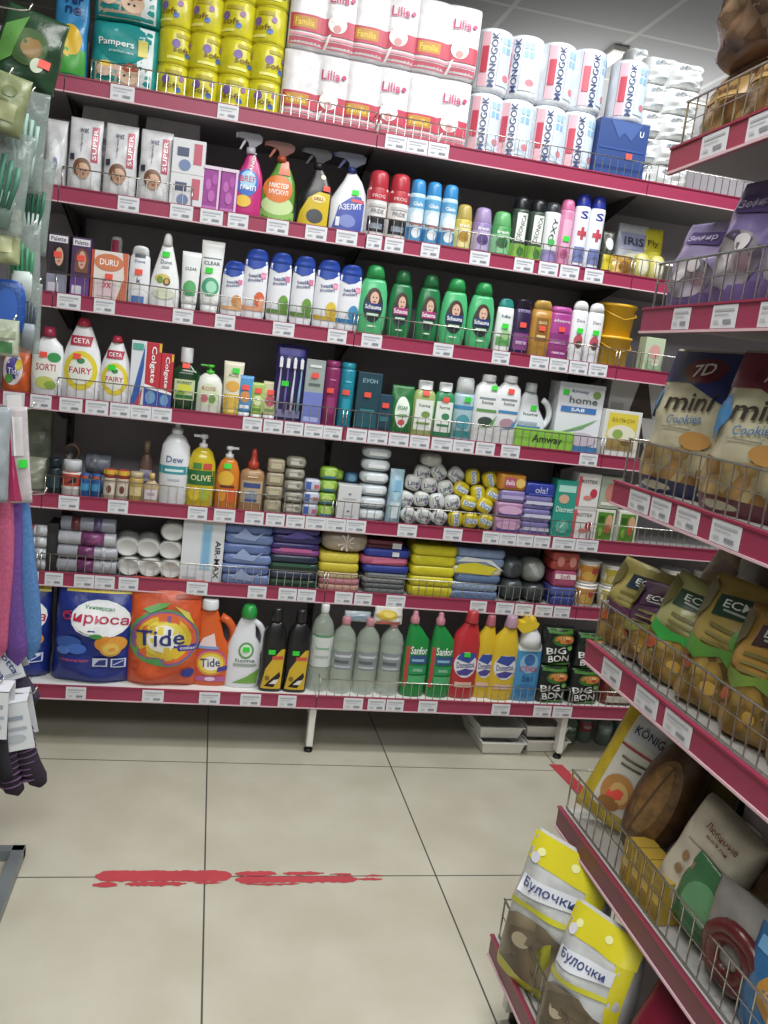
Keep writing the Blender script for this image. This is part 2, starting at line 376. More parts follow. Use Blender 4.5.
price_tags('F', [(22, 39), (44, 64), (74, 115, 2), (118, 139), (186, 208), (247, 267), (278, 316, 2), (334, 353), (354, 372), (386, 405), (469, 487), (495, 533, 2), (534, 553), (553, 570)])
price_tags('G', [(65, 87), (142, 164), (199, 220), (240, 261), (277, 297), (343, 363), (367, 404, 2), (418, 437), (491, 510), (533, 551), (552, 572)])

# ------------------------------------------------------------------ putting goods on the shelves
def size(row, xl, xr, yt, dep, lean, yb=None):
    Y = FY[row] + dep; zs = ZB[row] + SURF; x = 0.5; xc = (xl + xr) / 2; ym = yt + 30
    for _ in range(5):
        b = proj((x, Y, zs))[1] if yb is None else yb
        ym = (yt + b) / 2; x = hity(xc, ym, Y).x
    hp = b - yt; zb = zs if yb is None else hity(xc - .06 * hp, yb, Y).z
    zt = hity(xc + .06 * hp, yt, Y).z
    sc = proj((x + .5, Y, (zb + zt) / 2))[0] - proj((x - .5, Y, (zb + zt) / 2))[0]
    return x, Y, zb, max((xr - xl - lean * .3 * hp) / sc, .012), zt - zb
def runlabel(tpl, i, n):
    if isinstance(tpl, (list, tuple)): return tpl[i]
    if n == 1 or '{o}' not in tpl: return tpl
    o = 'leftmost' if i == 0 else 'rightmost' if i == n - 1 else ORD[i] + ' from left'
    if n == 3 and i == 1: o = 'middle one'
    return tpl.replace('{o}', o)
def put(row, bx, build, label, cat, group=None, dep=.02, lean=.05, yb=None, rz=0, dims=None, zadd=0):
    n = len(bx); S = [size(row, b[0], b[1], b[2], dep, lean, yb if yb is None or not isinstance(yb, (list, tuple)) else yb[i]) for i, b in enumerate(bx)]
    w = sum(s[3] for s in S) / n; h = sum(s[4] for s in S) / n
    if n > 1: w = min([w] + [(S[i + 1][0] - S[i][0]) * .985 for i in range(n - 1)])
    if dims: w = dims[0] or w; h = dims[1] or h
    first = build(w, h); remember(first); out = []
    for i, s in enumerate(S):
        o = first if i == 0 else copy_tree(first)
        o.location = (s[0], s[1], s[2] + zadd + .0005); o.rotation_euler.z = rz if not callable(rz) else rz(i)
        tag(o, runlabel(label, i, n), cat, group or (None if n == 1 else cat + 's in a row on the ' + PLACE[row])); out.append(o)
    return out
def stack(row, xl, xr, yt, n, build, label, cat, group, dep=.02, lean=.05, yb=None, rzs=(0,), jit=0):
    """n equal items standing on each other; label holds {o}: bottom, second up ... top"""
    x, Y, zb, w, h = size(row, xl, xr, yt, dep, lean, yb); first = build(w, h / n); remember(first)
    for i in range(n):
        o = first if i == 0 else copy_tree(first)
        a = rzs[i % len(rzs)]; o.location = (x + (rnd.uniform(-jit, jit) if i else 0) + math.sin(a) * w / 2, Y + w / 2 * (1 - math.cos(a)), zb + i * h / n + .0004 * (i + 1)); o.rotation_euler.z = a
        w_ = 'lowest' if i == 0 else 'topmost' if i == n - 1 else ORD[i] + ' from bottom'
        tag(o, label.replace('{o}', w_), cat, group)
# ------------------------------------------------------------------ kinds of goods: build(w, h) -> root standing at z 0 with its front at y 0
def scale(pr, w, h): return [(p[0] * h, p[1] * w / 2, p[2] * w / 2, (p[3] if len(p) > 3 else 0) * w) for p in pr]
def bottle(nm, body, col, cap, capcol, prints=(), dr=.6, n=2.3, stk=None, trans=0, rough=.3, capn=2, alpha=1, extras=None, neck=None):
    """body / cap: (z, halfwidth[, xshift]) as fractions"""
    def build(w, h):
        r = thing(nm); d = w * dr
        pr = [(z * h, a[0] * w / 2, a[0] * d / 2 if len(a) < 3 else a[2] * d / 2, (a[1] if len(a) > 1 else 0) * w) for z, *a in body]
        g = G(); g.rings(pr, mt(col, rough, trans=trans, alpha=alpha), n, 28, d / 2); g.obj('body', r)
        if cap:
            pc = [(z * h, a[0] * w / 2, min(a[0] * w / 2, a[0] * d / 2 if a[0] > .62 else a[0] * w / 2), (a[1] if len(a) > 1 else 0) * w) for z, *a in cap]
            g = G(); g.rings(pc, mt(capcol, .3), capn, 20, d / 2); g.obj('cap', r)
        S = RingS(pr, n, w, h, d)
        if prints: g = G(); decals(g, S, prints); g.obj('label', r)
        if stk: sticker(S, *stk, r)
        if extras: extras(r, w, h, d, S)
        return r
    return build
def carton(nm, col, prints=(), d=.05, stk=None, r=.45, side=None):
    def build(w, h):
        g = G(); g.box(-w / 2, w / 2, 0, d, 0, h, mt(col, r), min(.0015, w / 12)); S = FlatS(w, h, d); decals(g, S, prints)
        if side: g.box(-w / 2 - .0006, -w / 2, .002, d - .002, .002, h - .002, mt(side, r))
        o = g.obj(nm)
        if stk: sticker(S, *stk, o)
        return o
    return build
def bag(nm, col, prints=(), d=.06, style='bag', stk=None, seed=0, crimp=None, mat=None):
    def build(w, h):
        g = G(); S = PillS(w, h, d, style, seed); S.mesh(g, mat or film(col)); decals(g, S, prints, off=.0012, r=.3)
        if crimp: g.box(-w * .47, w * .47, d / 2 - .0015, d / 2 + .0015, h * .965, h * 1.0, mt(crimp, .35))
        o = g.obj(nm)
        if stk: sticker(S, *stk, o)
        return o
    return build
def lump(nm, col, prints=(), dr=.8, n=2.6, kind='film'):
    def build(w, h):
        g = G(); S = EllS(w, h, w * dr, n); S.mesh(g, mt(col, .3, kind=kind)); decals(g, S, prints, off=.0008); return g.obj(nm)
    return build
def folded(nm, cols, folds=4, d=.2, prints=(), kind='cloth', tuck=None, rough=.5):
    """a flat folded textile or bag pack: bulging layers seen from the front"""
    def build(w, h):
        r = thing(nm); g = G(); k = folds
        for i in range(k):
            z0 = h * i / k; hh = h / k; c = cols[i % len(cols)]; dx = w * .03 * math.sin(i * 2.1 + w * 90); ws = 1 - .06 * abs(math.sin(i * 3.7 + h * 70))
            pr = []
            for j in range(7):
                a = j / 6; b = math.sin(PI * a) ** .5 if 0 < a < 1 else 0
                pr.append((z0 + hh * (.02 + .96 * a), w / 2 * ws * (.93 + .065 * b), d / 2 * (.93 + .07 * b), dx))
            g.rings(pr, mt(c, rough, kind=kind), 7, 40, d / 2)
        g.obj('folded_layers', r); S = FlatS(w, h, d)
        if prints: g = G(); decals(g, S, prints, off=.001); g.obj('printed_band', r)
        if tuck:
            g = G(); vs = []; N = 12
            for j in range(4):
                for i in range(N + 1): vs.append((w * (-.4 + .8 * i / N), -.004 - .006 * math.sin(i * 1.7 + j), h * (.35 + .16 * j) + h * .05 * math.sin(i * .9)))
            g.add(vs, [(j * (N + 1) + i, j * (N + 1) + i + 1, (j + 1) * (N + 1) + i + 1, (j + 1) * (N + 1) + i) for j in range(3) for i in range(N)], film(tuck), True); g.obj('loose_flap', r)
        return r
    return build
def roll(nm, col, endcol=None, band=None, d=.1):
    """a cylinder standing on its end with a wrapped label"""
    def build(w, h):
        r = thing(nm); g = G()
        g.rings([(0, w * .42, w * .42, 0), (h * .03, w * .48, w * .48, 0), (h * .08, w * .5, w * .5, 0), (h * .92, w * .5, w * .5, 0), (h * .97, w * .48, w * .48, 0), (h * .995, w * .42, w * .42, 0)], film(col), 2, 28, w / 2)
        g.obj('body', r); S = RingS([(0, w / 2, w / 2, 0), (h, w / 2, w / 2, 0)], 2, w, h, w)
        if band: g = G(); decals(g, S, band, off=.001); g.obj('label', r)
        return r
    return build
def lying(nm, col, face='#f4f4f2', L=.16, lines=(), hollow=False):
    """a cylinder lying down with its round end to the front"""
    def build(w, h):
        g = G(); n = 22; m = mt(col, .35, kind='film')
        pr = [(0, .80), (.006, .95), (.02, 1), (L - .01, 1), (L, .9)]
        vs = []; fs = []
        for y, q in pr:
            for k in range(n): t = 2 * PI * k / n; vs.append((w / 2 * q * math.cos(t), y, h / 2 + h / 2 * q * math.sin(t)))
        for i in range(len(pr) - 1):
            for k in range(n): fs.append((i * n + k, i * n + (k + 1) % n, (i + 1) * n + (k + 1) % n, (i + 1) * n + k))
        fs.append(tuple((len(pr) - 1) * n + k for k in range(n))[::-1]); g.add(vs, fs, m, True)
        c = [(w / 2 * .8 * math.cos(2 * PI * k / n), 0, h / 2 + h / 2 * .8 * math.sin(2 * PI * k / n)) for k in range(n)]
        c2 = [(w / 2 * .3 * math.cos(2 * PI * k / n), .008, h / 2 + h / 2 * .3 * math.sin(2 * PI * k / n)) for k in range(n)]
        g.add(c + c2, [(k, (k + 1) % n, (k + 1) % n + n, k + n) for k in range(n)] + [tuple(range(n, 2 * n))], mt(face, .4), True)
        return g.obj(nm)
    return build
def longroll(nm, col, bands=(), d=.045):
    """a roll lying along the shelf"""
    def build(w, h):
        r = thing(nm); g = G(); q = h / 2
        g.rings([(-w / 2, q * .3, q * .3, 0), (-w / 2 + .001, q * .92, q * .92, 0), (-w / 2 + .004, q, q, 0), (w / 2 - .004, q, q, 0), (w / 2 - .001, q * .92, q * .92, 0), (w / 2, q * .3, q * .3, 0)], film(col), 2, 20)
        o = g.obj('body', r, (0, q, q), (0, PI / 2, 0))
        g = G()
        for a, b, c in bands: g.rings([(w * (a - .5), q * 1.02, q * 1.02, 0), (w * (b - .5), q * 1.02, q * 1.02, 0)], mt(c, .3, kind='print'), 2, 20)
        if bands: g.obj('label', r, (0, q, q), (0, PI / 2, 0))
        return r
    return build
# extras 
def pump(col, side=1):
    def f(r, w, h, d, S):
        g = G(); y = d / 2; z = h * .80
        g.rings([(z - .002, .013, .013, 0), (z + h * .055, .013, .013, 0), (z + h * .06, .006, .006, 0), (z + h * .12, .005, .005, 0), (z + h * .125, .012, .012, 0), (z + h * .165, .012, .012, 0), (z + h * .18, .008, .008, 0)], mt(col, .35), 2, 16, y)
        g.box(min(0, side * w * .36), max(0, side * w * .36), y - .006, y + .006, z + h * .135, z + h * .17, mt(col, .35), .002)
        g.obj('pump', r)
    return f
def trigger(col, trig):
    def f(r, w, h, d, S):
        g = G(); y = d / 2
        g.rings([(h * .76, .014, .014, .02 * w), (h * .83, .014, .014, .02 * w)], mt(trig, .4), 2, 16, y)
        P = lambda a: [(x * w, z * h) for x, z in a]
        g.extr(P([(-.06, .83), (.12, .83), (.2, .86), (.34, .9), (.36, .96), (.24, .995), (-.3, .995), (-.44, .98), (-.44, .93), (-.2, .92), (-.08, .88)]), y - .011, y + .011, mt(col, .4)); g.obj('spray_head', r)
        g = G(); g.extr(P([(-.2, .925), (-.12, .925), (-.2, .87), (-.3, .80), (-.36, .80), (-.27, .88)]), y - .006, y + .006, mt(trig, .4)); g.obj('trigger', r)
        g = G(); g.box(-.5 * w, -.44 * w, y - .008, y + .008, h * .925, h * .985, mt(trig, .4), .002); g.obj('nozzle', r)
    return f
def handle(col, x0=.18, z0=.42, z1=.80, out=.44, rr=.075):
    def f(r, w, h, d, S):
        g = G(); y = d / 2; pts = []
        for k in range(11):
            t = k / 10; a = PI * (t - .5); pts.append((w * (x0 + (out - x0) * max(math.cos(a), 0) ** .6), y, h * (z0 + (z1 - z0) * t)))
        g.tube(pts, w * rr, mt(col, .3), 10); g.obj('handle', r)
    return f
def both(*fs):
    def f(*a):
        for q in fs: q(*a)
    return f
CAN = [(0, .9), (.012, .97), (.03, 1), (.76, 1), (.79, .93), (.8, .9)]
def spraycan(nm, col, capcol, prints, stk=None, capz=.74, dome=.9):
    b = [(0, .9), (.012, .98), (.03, 1), (capz - .03, 1), (capz, .94)]
    return bottle(nm, b, col, [(capz - .001, .93), (capz + .01, .95), (.93, .94 * dome + .02), (.98, .84 * dome), (1, .6 * dome)], capcol, prints, dr=1, n=2, stk=stk)
def tube_stand(nm, col, capcol, prints, stk=None):
    """a squeeze tube standing on its cap, flat crimped end up"""
    def build(w, h):
        r = thing(nm); d = w * .55
        pr = [(h * .13, w * .40, d * .5, 0), (h * .2, w * .42, d * .48, 0), (h * .6, w * .46, d * .3, 0), (h * .92, w * .5, d * .08, 0), (h, w * .5, d * .05, 0)]
        g = G(); g.rings(pr, mt(col, .3), 2.2, 24, d / 2); g.obj('body', r)
        g = G(); g.rings([(0, w * .36, d * .46, 0), (h * .13, w * .39, d * .49, 0)], mt(capcol, .35), 2.2, 24, d / 2); g.obj('cap', r)
        S = RingS(pr, 2.2, w, h, d); g = G(); decals(g, S, prints); g.obj('label', r)
        if stk: sticker(S, *stk, r)
        return r
    return build
# ================================================================== TOP SHELF
put('A', [(51, 89, -16)], bag('cleaning_pack', '#2b8fd0', [('r', -.46, .0, .46, .34, '#3fae36'), ('e', .0, .42, .34, .17, '#f2c21c'), ('e', -.12, .4, .1, .06, '#fbe15a'), ('r', -.46, .0, .46, .08, '#1f8a5a'), ('t', 'Ver', .02, .86, .6, .1, '#17286b'), ('t', 'ne', .05, .74, .45, .08, '#17286b')], d=.06, stk=None),
    'blue and green pack with a yellow lemon, left of the teal nappy packs, top shelf', 'pack', dep=.03, lean=.1)
put('A', [(36, 57, 22)], bag('cleaning_pack', '#56b82e', [('r', -.46, .0, .46, .2, '#d8e8a0'), ('e', 0, .5, .35, .2, '#8ed43a')], d=.05, seed=3, stk=(.0, .62, RED)),
    'narrow bright green pack at the left end of the top shelf', 'pack', dep=.03, lean=.1)
def nappy(w, h):
    g = G(); S = PillS(w, h, .12, 'pack', 1); S.mesh(g, film('#13a3a0'))
    decals(g, S, [('r', -.42, .03, .42, .36, '#d8b59a'), ('r', .2, .03, .42, .95, '#dfe9ea'), ('e', -.02, .68, .38, .3, '#0f9695'), ('e', .08, .24, .17, .13, '#e9c3a5'), ('e', .1, .33, .13, .06, '#c65b4a'), ('e', -.27, .26, .12, .1, '#f0cdb2'), ('e', -.26, .35, .1, .04, '#f3c51e'),
        ('e', .1, .22, .02, .015, '#3a2a22'), ('e', .02, .22, .02, .015, '#3a2a22'), ('r', .2, .52, .34, .74, '#f2e36a'), ('t', 'Pampers', -.12, .64, .52, .12, '#ffffff'), ('t', 'premium care', -.04, .53, .35, .045, '#d9f3f2')])
    return g.obj('nappy_pack')
stack('A', 90, 163, -52, 2, nappy, 'teal nappy pack with baby photos, {o} of the two at left', 'nappy pack', 'teal nappy packs', dep=.03, lean=.1)
yb = [('e', -.18, .55, .12, .12, '#7a5ab0'), ('e', .2, .3, .09, .08, '#3a6fd0'), ('r', -.2, .72, .3, .82, '#b9aa10'), ('r', -.4, .12, .1, .2, '#f6f06a'), ('e', .3, .62, .07, .08, '#a56bb0'), ('t', 'soft', -.02, .4, .5, .16, '#7a5a20'), ('r', -.5, .955, .5, .975, '#bdb20c')]
for i, (a, b, t, n) in enumerate([(157, 194, -48, 4), (188, 225, -43, 4), (218, 257, -38, 4), (250, 288, -32, 4)]):
    stack('A', a, b, t, n, roll('toilet_roll', '#e6dc12', band=yb), 'yellow wrapped toilet roll, {o}, in the %s yellow column from left' % ORD[i], 'toilet roll', 'yellow toilet rolls in columns', dep=.03, lean=.08, rzs=(0, .5, -.4, .3))
def tpack(w, h):
    r = thing('toilet_paper_pack'); d = .11; g = G(); film_w = film('#f3f0f2'); q = w / 4
    S = PillS(w, h, d, 'pack', 2)
    class T(Surf):
        pass
    S2 = T(); S2.w = w; S2.h = h; S2.d = d; S2.step = (w / 16, h / 8)
    def dep(x, z):
        u = (abs(x) - q) / q; v = z / h; return d / 2 * (1 - .22 * abs(u) ** 3) * (1 - abs(2 * v - 1) ** 10) ** .3 + .001
    S2.front = lambda x, z: d / 2 - dep(x, z)
    vs = []; fs = []; nx, nz = 20, 14
    for sd in (-1, 1):
        for j in range(nz + 1):
            v = .5 - .5 * math.cos(PI * j / nz)
            for i in range(nx + 1): x = w * (i / nx - .5); vs.append((x, d / 2 + sd * dep(x, v * h), v * h))
    N = (nx + 1) * (nz + 1)
    for sd in (0, 1):
        for j in range(nz):
            for i in range(nx): a = sd * N + j * (nx + 1) + i; fs.append((a, a + 1, a + nx + 2, a + nx + 1))
    for j in range(nz):
        for i in (0, nx): a = j * (nx + 1) + i; fs.append((a, a + nx + 1, a + nx + 1 + N, a + N))
    for i in range(nx):
        for j in (0, nz): a = j * (nx + 1) + i; fs.append((a, a + N, a + N + 1, a + 1))
    g.add(vs, fs, film_w, True); g.obj('wrapped_rolls', r)
    g = G(); decals(g, S2, [('r', -.49, .03, .49, .12, '#e26a80'), ('r', -.49, .14, .49, .17, '#ef9aa8'), ('r', -.49, .2, .49, .42, '#cf3c55'), ('r', -.45, .24, -.1, .39, '#c98a1e'), ('t', 'Familia', -.28, .315, .28, .09, '#f3d33a'), ('e', .2, .36, .14, .12, '#f6f2ee'), ('e', .2, .47, .10, .055, '#f8f5f2'), ('r', .12, .38, .28, .46, '#f8f5f2'),
        ('e', .2, .3, .06, .05, '#d98f8f'), ('p', [(.02, .02), (.06, .02), (.12, .22), (.08, .2)], '#ffffff'), ('t', 'Lilia', .2, .7, .28, .13, '#d23a74'), ('e', .4, .7, .035, .03, '#d23a74')], off=.0015)
    g.obj('printed_band', r); return r
tp = [((281, 352, 46), (283, 356, -28)), ((344, 410, 58), (349, 416, -12)), ((406, 470, 73), (412, 475, 2))]
tproot = None
for i, (lo, up) in enumerate(tp):
    x, Y, zb, w, h = size('A', *lo, .035, .1); 
    if tproot is None: x2, Y2, z2, w2, h2 = size('A', *up, .035, .1); W = w; H = h2 / 2; tproot = tpack(W * .97, H * .985); remember(tproot)
    for k in range(2):
        o = tproot if i == 0 and k == 0 else copy_tree(tproot); o.location = (x + .004 * k, Y, zb + k * H + .001)
        tag(o, 'white and pink toilet paper pack, %s, %s of three columns on the top shelf' % (('lower', 'upper')[k], ('left', 'middle', 'right')[i]), 'toilet paper', 'pink-banded toilet paper packs')
tw = [('r', -.44, .06, -.4, .94, '#c8d0da'), ('r', -.4, .08, -.22, .92, '#e7b0bc'), ('r', -.41, .07, -.405, .93, '#2a3350'), ('t', 'MONOGOK', -.1, .5, .84, .17, '#2b3f78', 90), ('r', .05, .12, .45, .9, '#c9dcee'),
      ('e', .3, .25, .1, .055, '#d77b86'), ('r', .1, .62, .2, .72, '#8ab6da'), ('r', .24, .62, .34, .72, '#8ab6da'), ('r', .1, .76, .2, .86, '#9cc4e2'), ('r', .24, .76, .34, .86, '#9cc4e2'), ('r', -.38, .3, -.24, .7, '#cf4156')]
xs = [(467, 507, 84), (499, 539, 92), (531, 570, 100), (562, 600, 110)]; us = [(477, 510, 17), (506, 544, 28), (542, 580, 33), (573, 607, 46)]
tr = None
for i in range(4):
    x, Y, zb, w, h = size('A', *xs[i], .03, .1)
    if tr is None: tr = roll('paper_towel_roll', '#e4e9f0', band=tw)(w * .97, .188); remember(tr)
    for k in range(2):
        o = tr if i + k == 0 else copy_tree(tr); a_ = (0, -.5, .15, .3)[i] * (1 if k else .3); W_ = tr['w_'] if 'w_' in tr else w; o.location = (x + .006 * k + math.sin(a_) * w / 2, Y + w / 2 * (1 - math.cos(a_)), zb + k * .189 + .001); o.rotation_euler.z = a_
        tag(o, 'white paper towel roll with dark vertical lettering, %s layer, %s from left, top shelf' % (('lower', 'upper')[k], ORD[i]), 'paper towel', 'paper towel rolls in two layers')
x, Y, zb, w, h = size('A', 596, 648, 118, .03, .1)
bl = carton('tissue_pack', '#1f3f86', [('r', -.5, .0, .5, .05, '#14306c'), ('p', [(-.3, .98), (-.1, .7), (.0, .8), (.15, .68), (.35, .98)], '#3a5aa0'), ('t', 'U', .35, .82, .08, .1, '#e8ecf5'), ('r', -.46, .5, .46, .53, '#2c4f9c')], d=.1, stk=(.15, .42, RED))(w * .97, h * .95); bl.location = (x, Y, zb + .001)
tag(bl, 'dark blue film-wrapped pack under a single paper towel roll on the top shelf', 'tissue pack')
o = copy_tree(tr); o.location = (x + .01, Y + .0, zb + h * .95 + .002); tag(o, 'white paper towel roll standing alone on the dark blue pack', 'paper towel', 'paper towel rolls in two layers')
def tissue(w, h):
    g = G(); S = PillS(w, h, .12, 'pack', 5); S.mesh(g, film('#eef0ee')); decals(g, S, [('t', 'Papia', .05, .72, .5, .13, '#8b93a0'), ('r', -.3, .14, .3, .2, '#b8bec6'), ('e', -.28, .7, .06, .07, '#b9c4d2'), ('r', -.2, .3, .25, .33, '#c8ccd2')]); return g.obj('tissue_pack')
stack('A', 640, 674, 56, 5, tissue, 'white soft tissue pack, {o} in the column behind the blue pack', 'tissue pack', 'white tissue packs', dep=.07, lean=.08)
stack('A', 664, 700, 62, 5, tissue, 'white soft tissue pack, {o} in the far right column of the top shelf', 'tissue pack', 'white tissue packs', dep=.03, lean=.08)
stack('A', 622, 642, 46, 5, tissue, 'white soft tissue pack, {o}, behind the lone paper towel roll', 'tissue pack', 'white tissue packs', dep=.17, lean=.08)

# ================================================================== SECOND SHELF
put('B', [(42, 67, 118)], bag('powder_bag', '#dfe0e2', [('e', 0, .5, .36, .36, '#c9ccd2'), ('e', 0, .45, .24, .26, '#e4e6e9'), ('e', .05, .35, .1, .1, '#8a90b5')], d=.06, seed=2), 'pale grey plastic bag at the left end of the second shelf', 'bag', dep=.02, lean=.1)
gp = lambda w, h: bag('cotton_pack', '#e6e4e6', [('r', -.3, .5, .3, .62, '#9c9ea4'), ('t', 'Bella', .2, .7, .2, .12, '#b34a58'), ('r', -.4, .2, .4, .3, '#acaeb2')], d=.05, seed=7)(w, h)
put('B', [(77, 138, 102), (138, 203, 110)], gp, ['grey-white packet standing behind the first two wipes packs, second shelf', 'grey-white packet standing behind the third wipes pack, second shelf'], 'packet', 'grey packets behind the wipes', dep=.15, lean=.1)
wp = lambda w, h: bag('wipes_pack', '#e4e5e9', [('r', .18, .42, .38, .9, '#c9506a'), ('t', 'SUPER', .28, .66, .42, .12, '#ffffff', 90), ('t', 'wet', -.05, .84, .25, .07, '#4a4f70'), ('t', 'wipes', -.1, .66, .26, .07, '#5a5f7c', 90), ('e', -.05, .33, .26, .13, '#7a5138'), ('e', -.02, .29, .2, .105, '#d9a988'), ('e', -.08, .30, .025, .014, '#2b1d18'), ('e', .06, .30, .025, .014, '#2b1d18'), ('e', -.01, .245, .05, .012, '#b4625a'), ('r', -.42, .42, -.28, .5, '#3a3c50')], d=.05, seed=4)(w, h)
put('B', [(66, 103, 117), (102, 138, 126), (137, 173, 128)], wp, 'white wipes pack with a child face and red text, {o} of three, second shelf', 'wipes pack', dep=.02, lean=.1)
stack('B', 170, 205, 140, 2, carton('wipes_box', '#e0e1e5', [('r', .15, .3, .4, .9, '#cf5a70'), ('r', -.35, .5, .0, .75, '#4b5478'), ('e', -.1, .25, .18, .16, '#6f86b8')], d=.06), 'small white pack with red edge, {o} of two beside the purple boxes', 'wipes pack', 'small white packs', lean=.1)
put('B', [(199, 224, 168), (222, 236, 168)], carton('tissue_box', '#a3369c', [('r', -.46, .04, .46, .14, '#c86ac0'), ('e', -.2, .6, .16, .12, '#c45cba'), ('e', .15, .72, .16, .12, '#b94ab0'), ('e', .0, .36, .2, .13, '#c45cba'), ('r', .34, .0, .46, 1, '#e8c8e4'), ('r', -.5, .93, .5, 1, '#e6d0e4')], d=.07),
    ['purple patterned box with white edge, wide one right of the wipes', 'purple patterned box, right one beside the pink spray bottle'], 'box', 'purple boxes on the second shelf', lean=.1)
SPR = [(0, .86), (.02, .95), (.1, 1), (.4, .98), (.52, .8, .06), (.66, .5, .08), (.74, .3, .05), (.78, .2, .03)]
put('B', [(233, 264, 132)], bottle('spray_bottle', SPR, '#d0287c', None, None, [('e', -.02, .42, .36, .16, '#2f6fd0'), ('e', .0, .45, .26, .11, '#9bd2f2'), ('t', 'BREF', 0, .46, .5, .07, '#e03050'), ('t', 'МЫЛ', .02, .36, .5, .06, '#ffffff'), ('e', -.1, .2, .25, .07, '#f2c531'), ('t', 'VANISH', .1, .64, .28, .1, '#ffffff', 80)], dr=.5, extras=trigger('#8f8d9c', '#c8c6d2')),
    'pink trigger spray bottle with blue oval label, leftmost spray on the second shelf', 'spray bottle', lean=.0, dep=.03)
put('B', [(262, 297, 141)], bottle('spray_bottle', SPR, '#5a9a2c', None, None, [('r', -.5, .0, .5, .16, '#8fc65a'), ('e', .0, .22, .46, .12, '#c8e29a'), ('e', -.02, .42, .42, .17, '#e8762a'), ('t', 'МИСТЕР', 0, .46, .55, .06, '#ffffff'), ('t', 'МУСКУЛ', 0, .38, .55, .06, '#ffffff'), ('p', [(-.05, .6), (.3, .6), (.22, .78), (.05, .78)], '#ee8a72')], dr=.5, extras=trigger('#7a2c14', '#b8491f')),
    'green and orange trigger spray bottle, second spray on the second shelf', 'spray bottle', lean=.0, dep=.03)
put('B', [(299, 334, 148)], bottle('spray_bottle', SPR, '#17181c', None, None, [('p', [(-.46, .03), (.4, .03), (.42, .46), (.1, .47), (-.2, .38), (-.4, .2)], '#d8b712'), ('e', .02, .16, .24, .09, '#4b4c50'), ('e', .1, .38, .2, .05, '#efe08a'), ('e', .18, .66, .07, .03, '#ddd9a8'), ('t', 'GRILL', .1, .38, .3, .04, '#b31c1c')], dr=.5, extras=trigger('#141417', '#1d1d21'), stk=(.3, .52, RED)),
    'black trigger spray bottle with a yellow label on the second shelf', 'spray bottle', lean=.0, dep=.03)
put('B', [(331, 369, 152)], bottle('spray_bottle', SPR, '#e6e8ee', None, None, [('p', [(-.38, .06), (.4, .03), (.42, .4), (.3, .48), (.05, .46), (-.25, .34)], '#4a5cb8'), ('t', 'АЗЕЛИТ', .05, .34, .6, .07, '#ffffff', 8), ('e', .0, .16, .22, .08, '#7c8cd2'), ('r', .06, .4, .4, .44, '#d84a5a'), ('r', -.3, .09, -.2, .2, '#e8ecf8')], dr=.5, extras=trigger('#4a4f68', '#22327e'), stk=(.15, .52, GRN)),
    'white trigger spray bottle with blue label, rightmost spray on the second shelf', 'spray bottle', lean=.0, dep=.03)
put('B', [(367, 390, 169), (389, 411, 174)], spraycan('spray_can', '#e3dedb', '#c42b3a', [('r', -.5, .56, .5, .74, '#c42b3a'), ('t', 'FROG', 0, .62, .6, .05, '#f2c9c9'), ('r', -.42, .1, .42, .32, '#20222c'), ('r', -.3, .14, .3, .22, '#8d98a8'), ('t', 'PRIDE', 0, .4, .6, .06, '#7a7c86'), ('r', -.4, .46, .4, .5, '#c8c4c4')], capz=.74), 'red-capped white spray can, {o} of two, right of the trigger sprays', 'spray can', 'red-topped spray cans', lean=.08)
blu = lambda c: [('r', -.5, .56, .5, .72, c), ('t', 'Glade', 0, .62, .62, .06, '#ffffff'), ('e', 0, .4, .4, .12, '#e8f2f8'), ('r', -.5, .06, .5, .26, '#3c8fc9'), ('e', .05, .18, .3, .08, '#e4ecf2'), ('r', -.4, .3, .4, .33, '#c84a58')]
put('B', [(408, 427, 179), (424, 443, 181), (440, 460, 185)], spraycan('spray_can', '#bcdcee', '#2f8fd6', blu('#5aa9dc'), capz=.78), 'light blue air freshener can, {o} of three on the second shelf', 'spray can', 'blue air freshener cans', lean=.08)
def toilet_spray(c, cc, lab, lc): return spraycan('air_freshener', c, cc, [('r', -.5, .1, .5, .5, lab), ('e', 0, .32, .3, .12, lc), ('t', 'fresh', 0, .55, .6, .07, '#ffffff')], capz=.68, dome=.8)
put('B', [(456, 474, 204)], toilet_spray('#cdb842', '#b9a24a', '#e6dc8a', '#b98a20'), 'short yellow air freshener can right of the three blue cans', 'spray can', lean=.08)
put('B', [(474, 494, 207)], toilet_spray('#8f78b4', '#a48cc0', '#b9a6d4', '#5e4a8c'), 'short lilac air freshener can between yellow and green ones', 'spray can', lean=.08)
put('B', [(493, 514, 211)], toilet_spray('#3f9a4a', '#5cb265', '#86c890', '#2c6e38'), 'short green air freshener can right of the lilac one', 'spray can', lean=.08)
gr = [('r', -.5, .04, .5, .26, '#7cb83a'), ('r', -.3, .3, .3, .74, '#e9efe6'), ('t', 'DEONICA', 0, .52, .4, .26, '#26382c', 80), ('e', .1, .14, .22, .07, '#3d7a2a')]
put('B', [(512, 531, 196), (529, 547, 199)], spraycan('deodorant_can', '#3a4a40', '#15171b', gr, capz=.8), 'black-capped deodorant can with green base, {o} of the pair, second shelf', 'spray can', 'black and green deodorant cans', lean=.1)
put('B', [(543, 562, 202)], spraycan('deodorant_can', '#dfe3e2', '#2b2e35', [('r', -.5, .02, .5, .24, '#8f84be'), ('t', 'OXY', .02, .55, .4, .28, '#3b4a50', 80), ('e', 0, .36, .2, .06, '#3cba4a')], capz=.84), 'white deodorant can with lilac base and dark cap, second shelf', 'spray can', lean=.1)
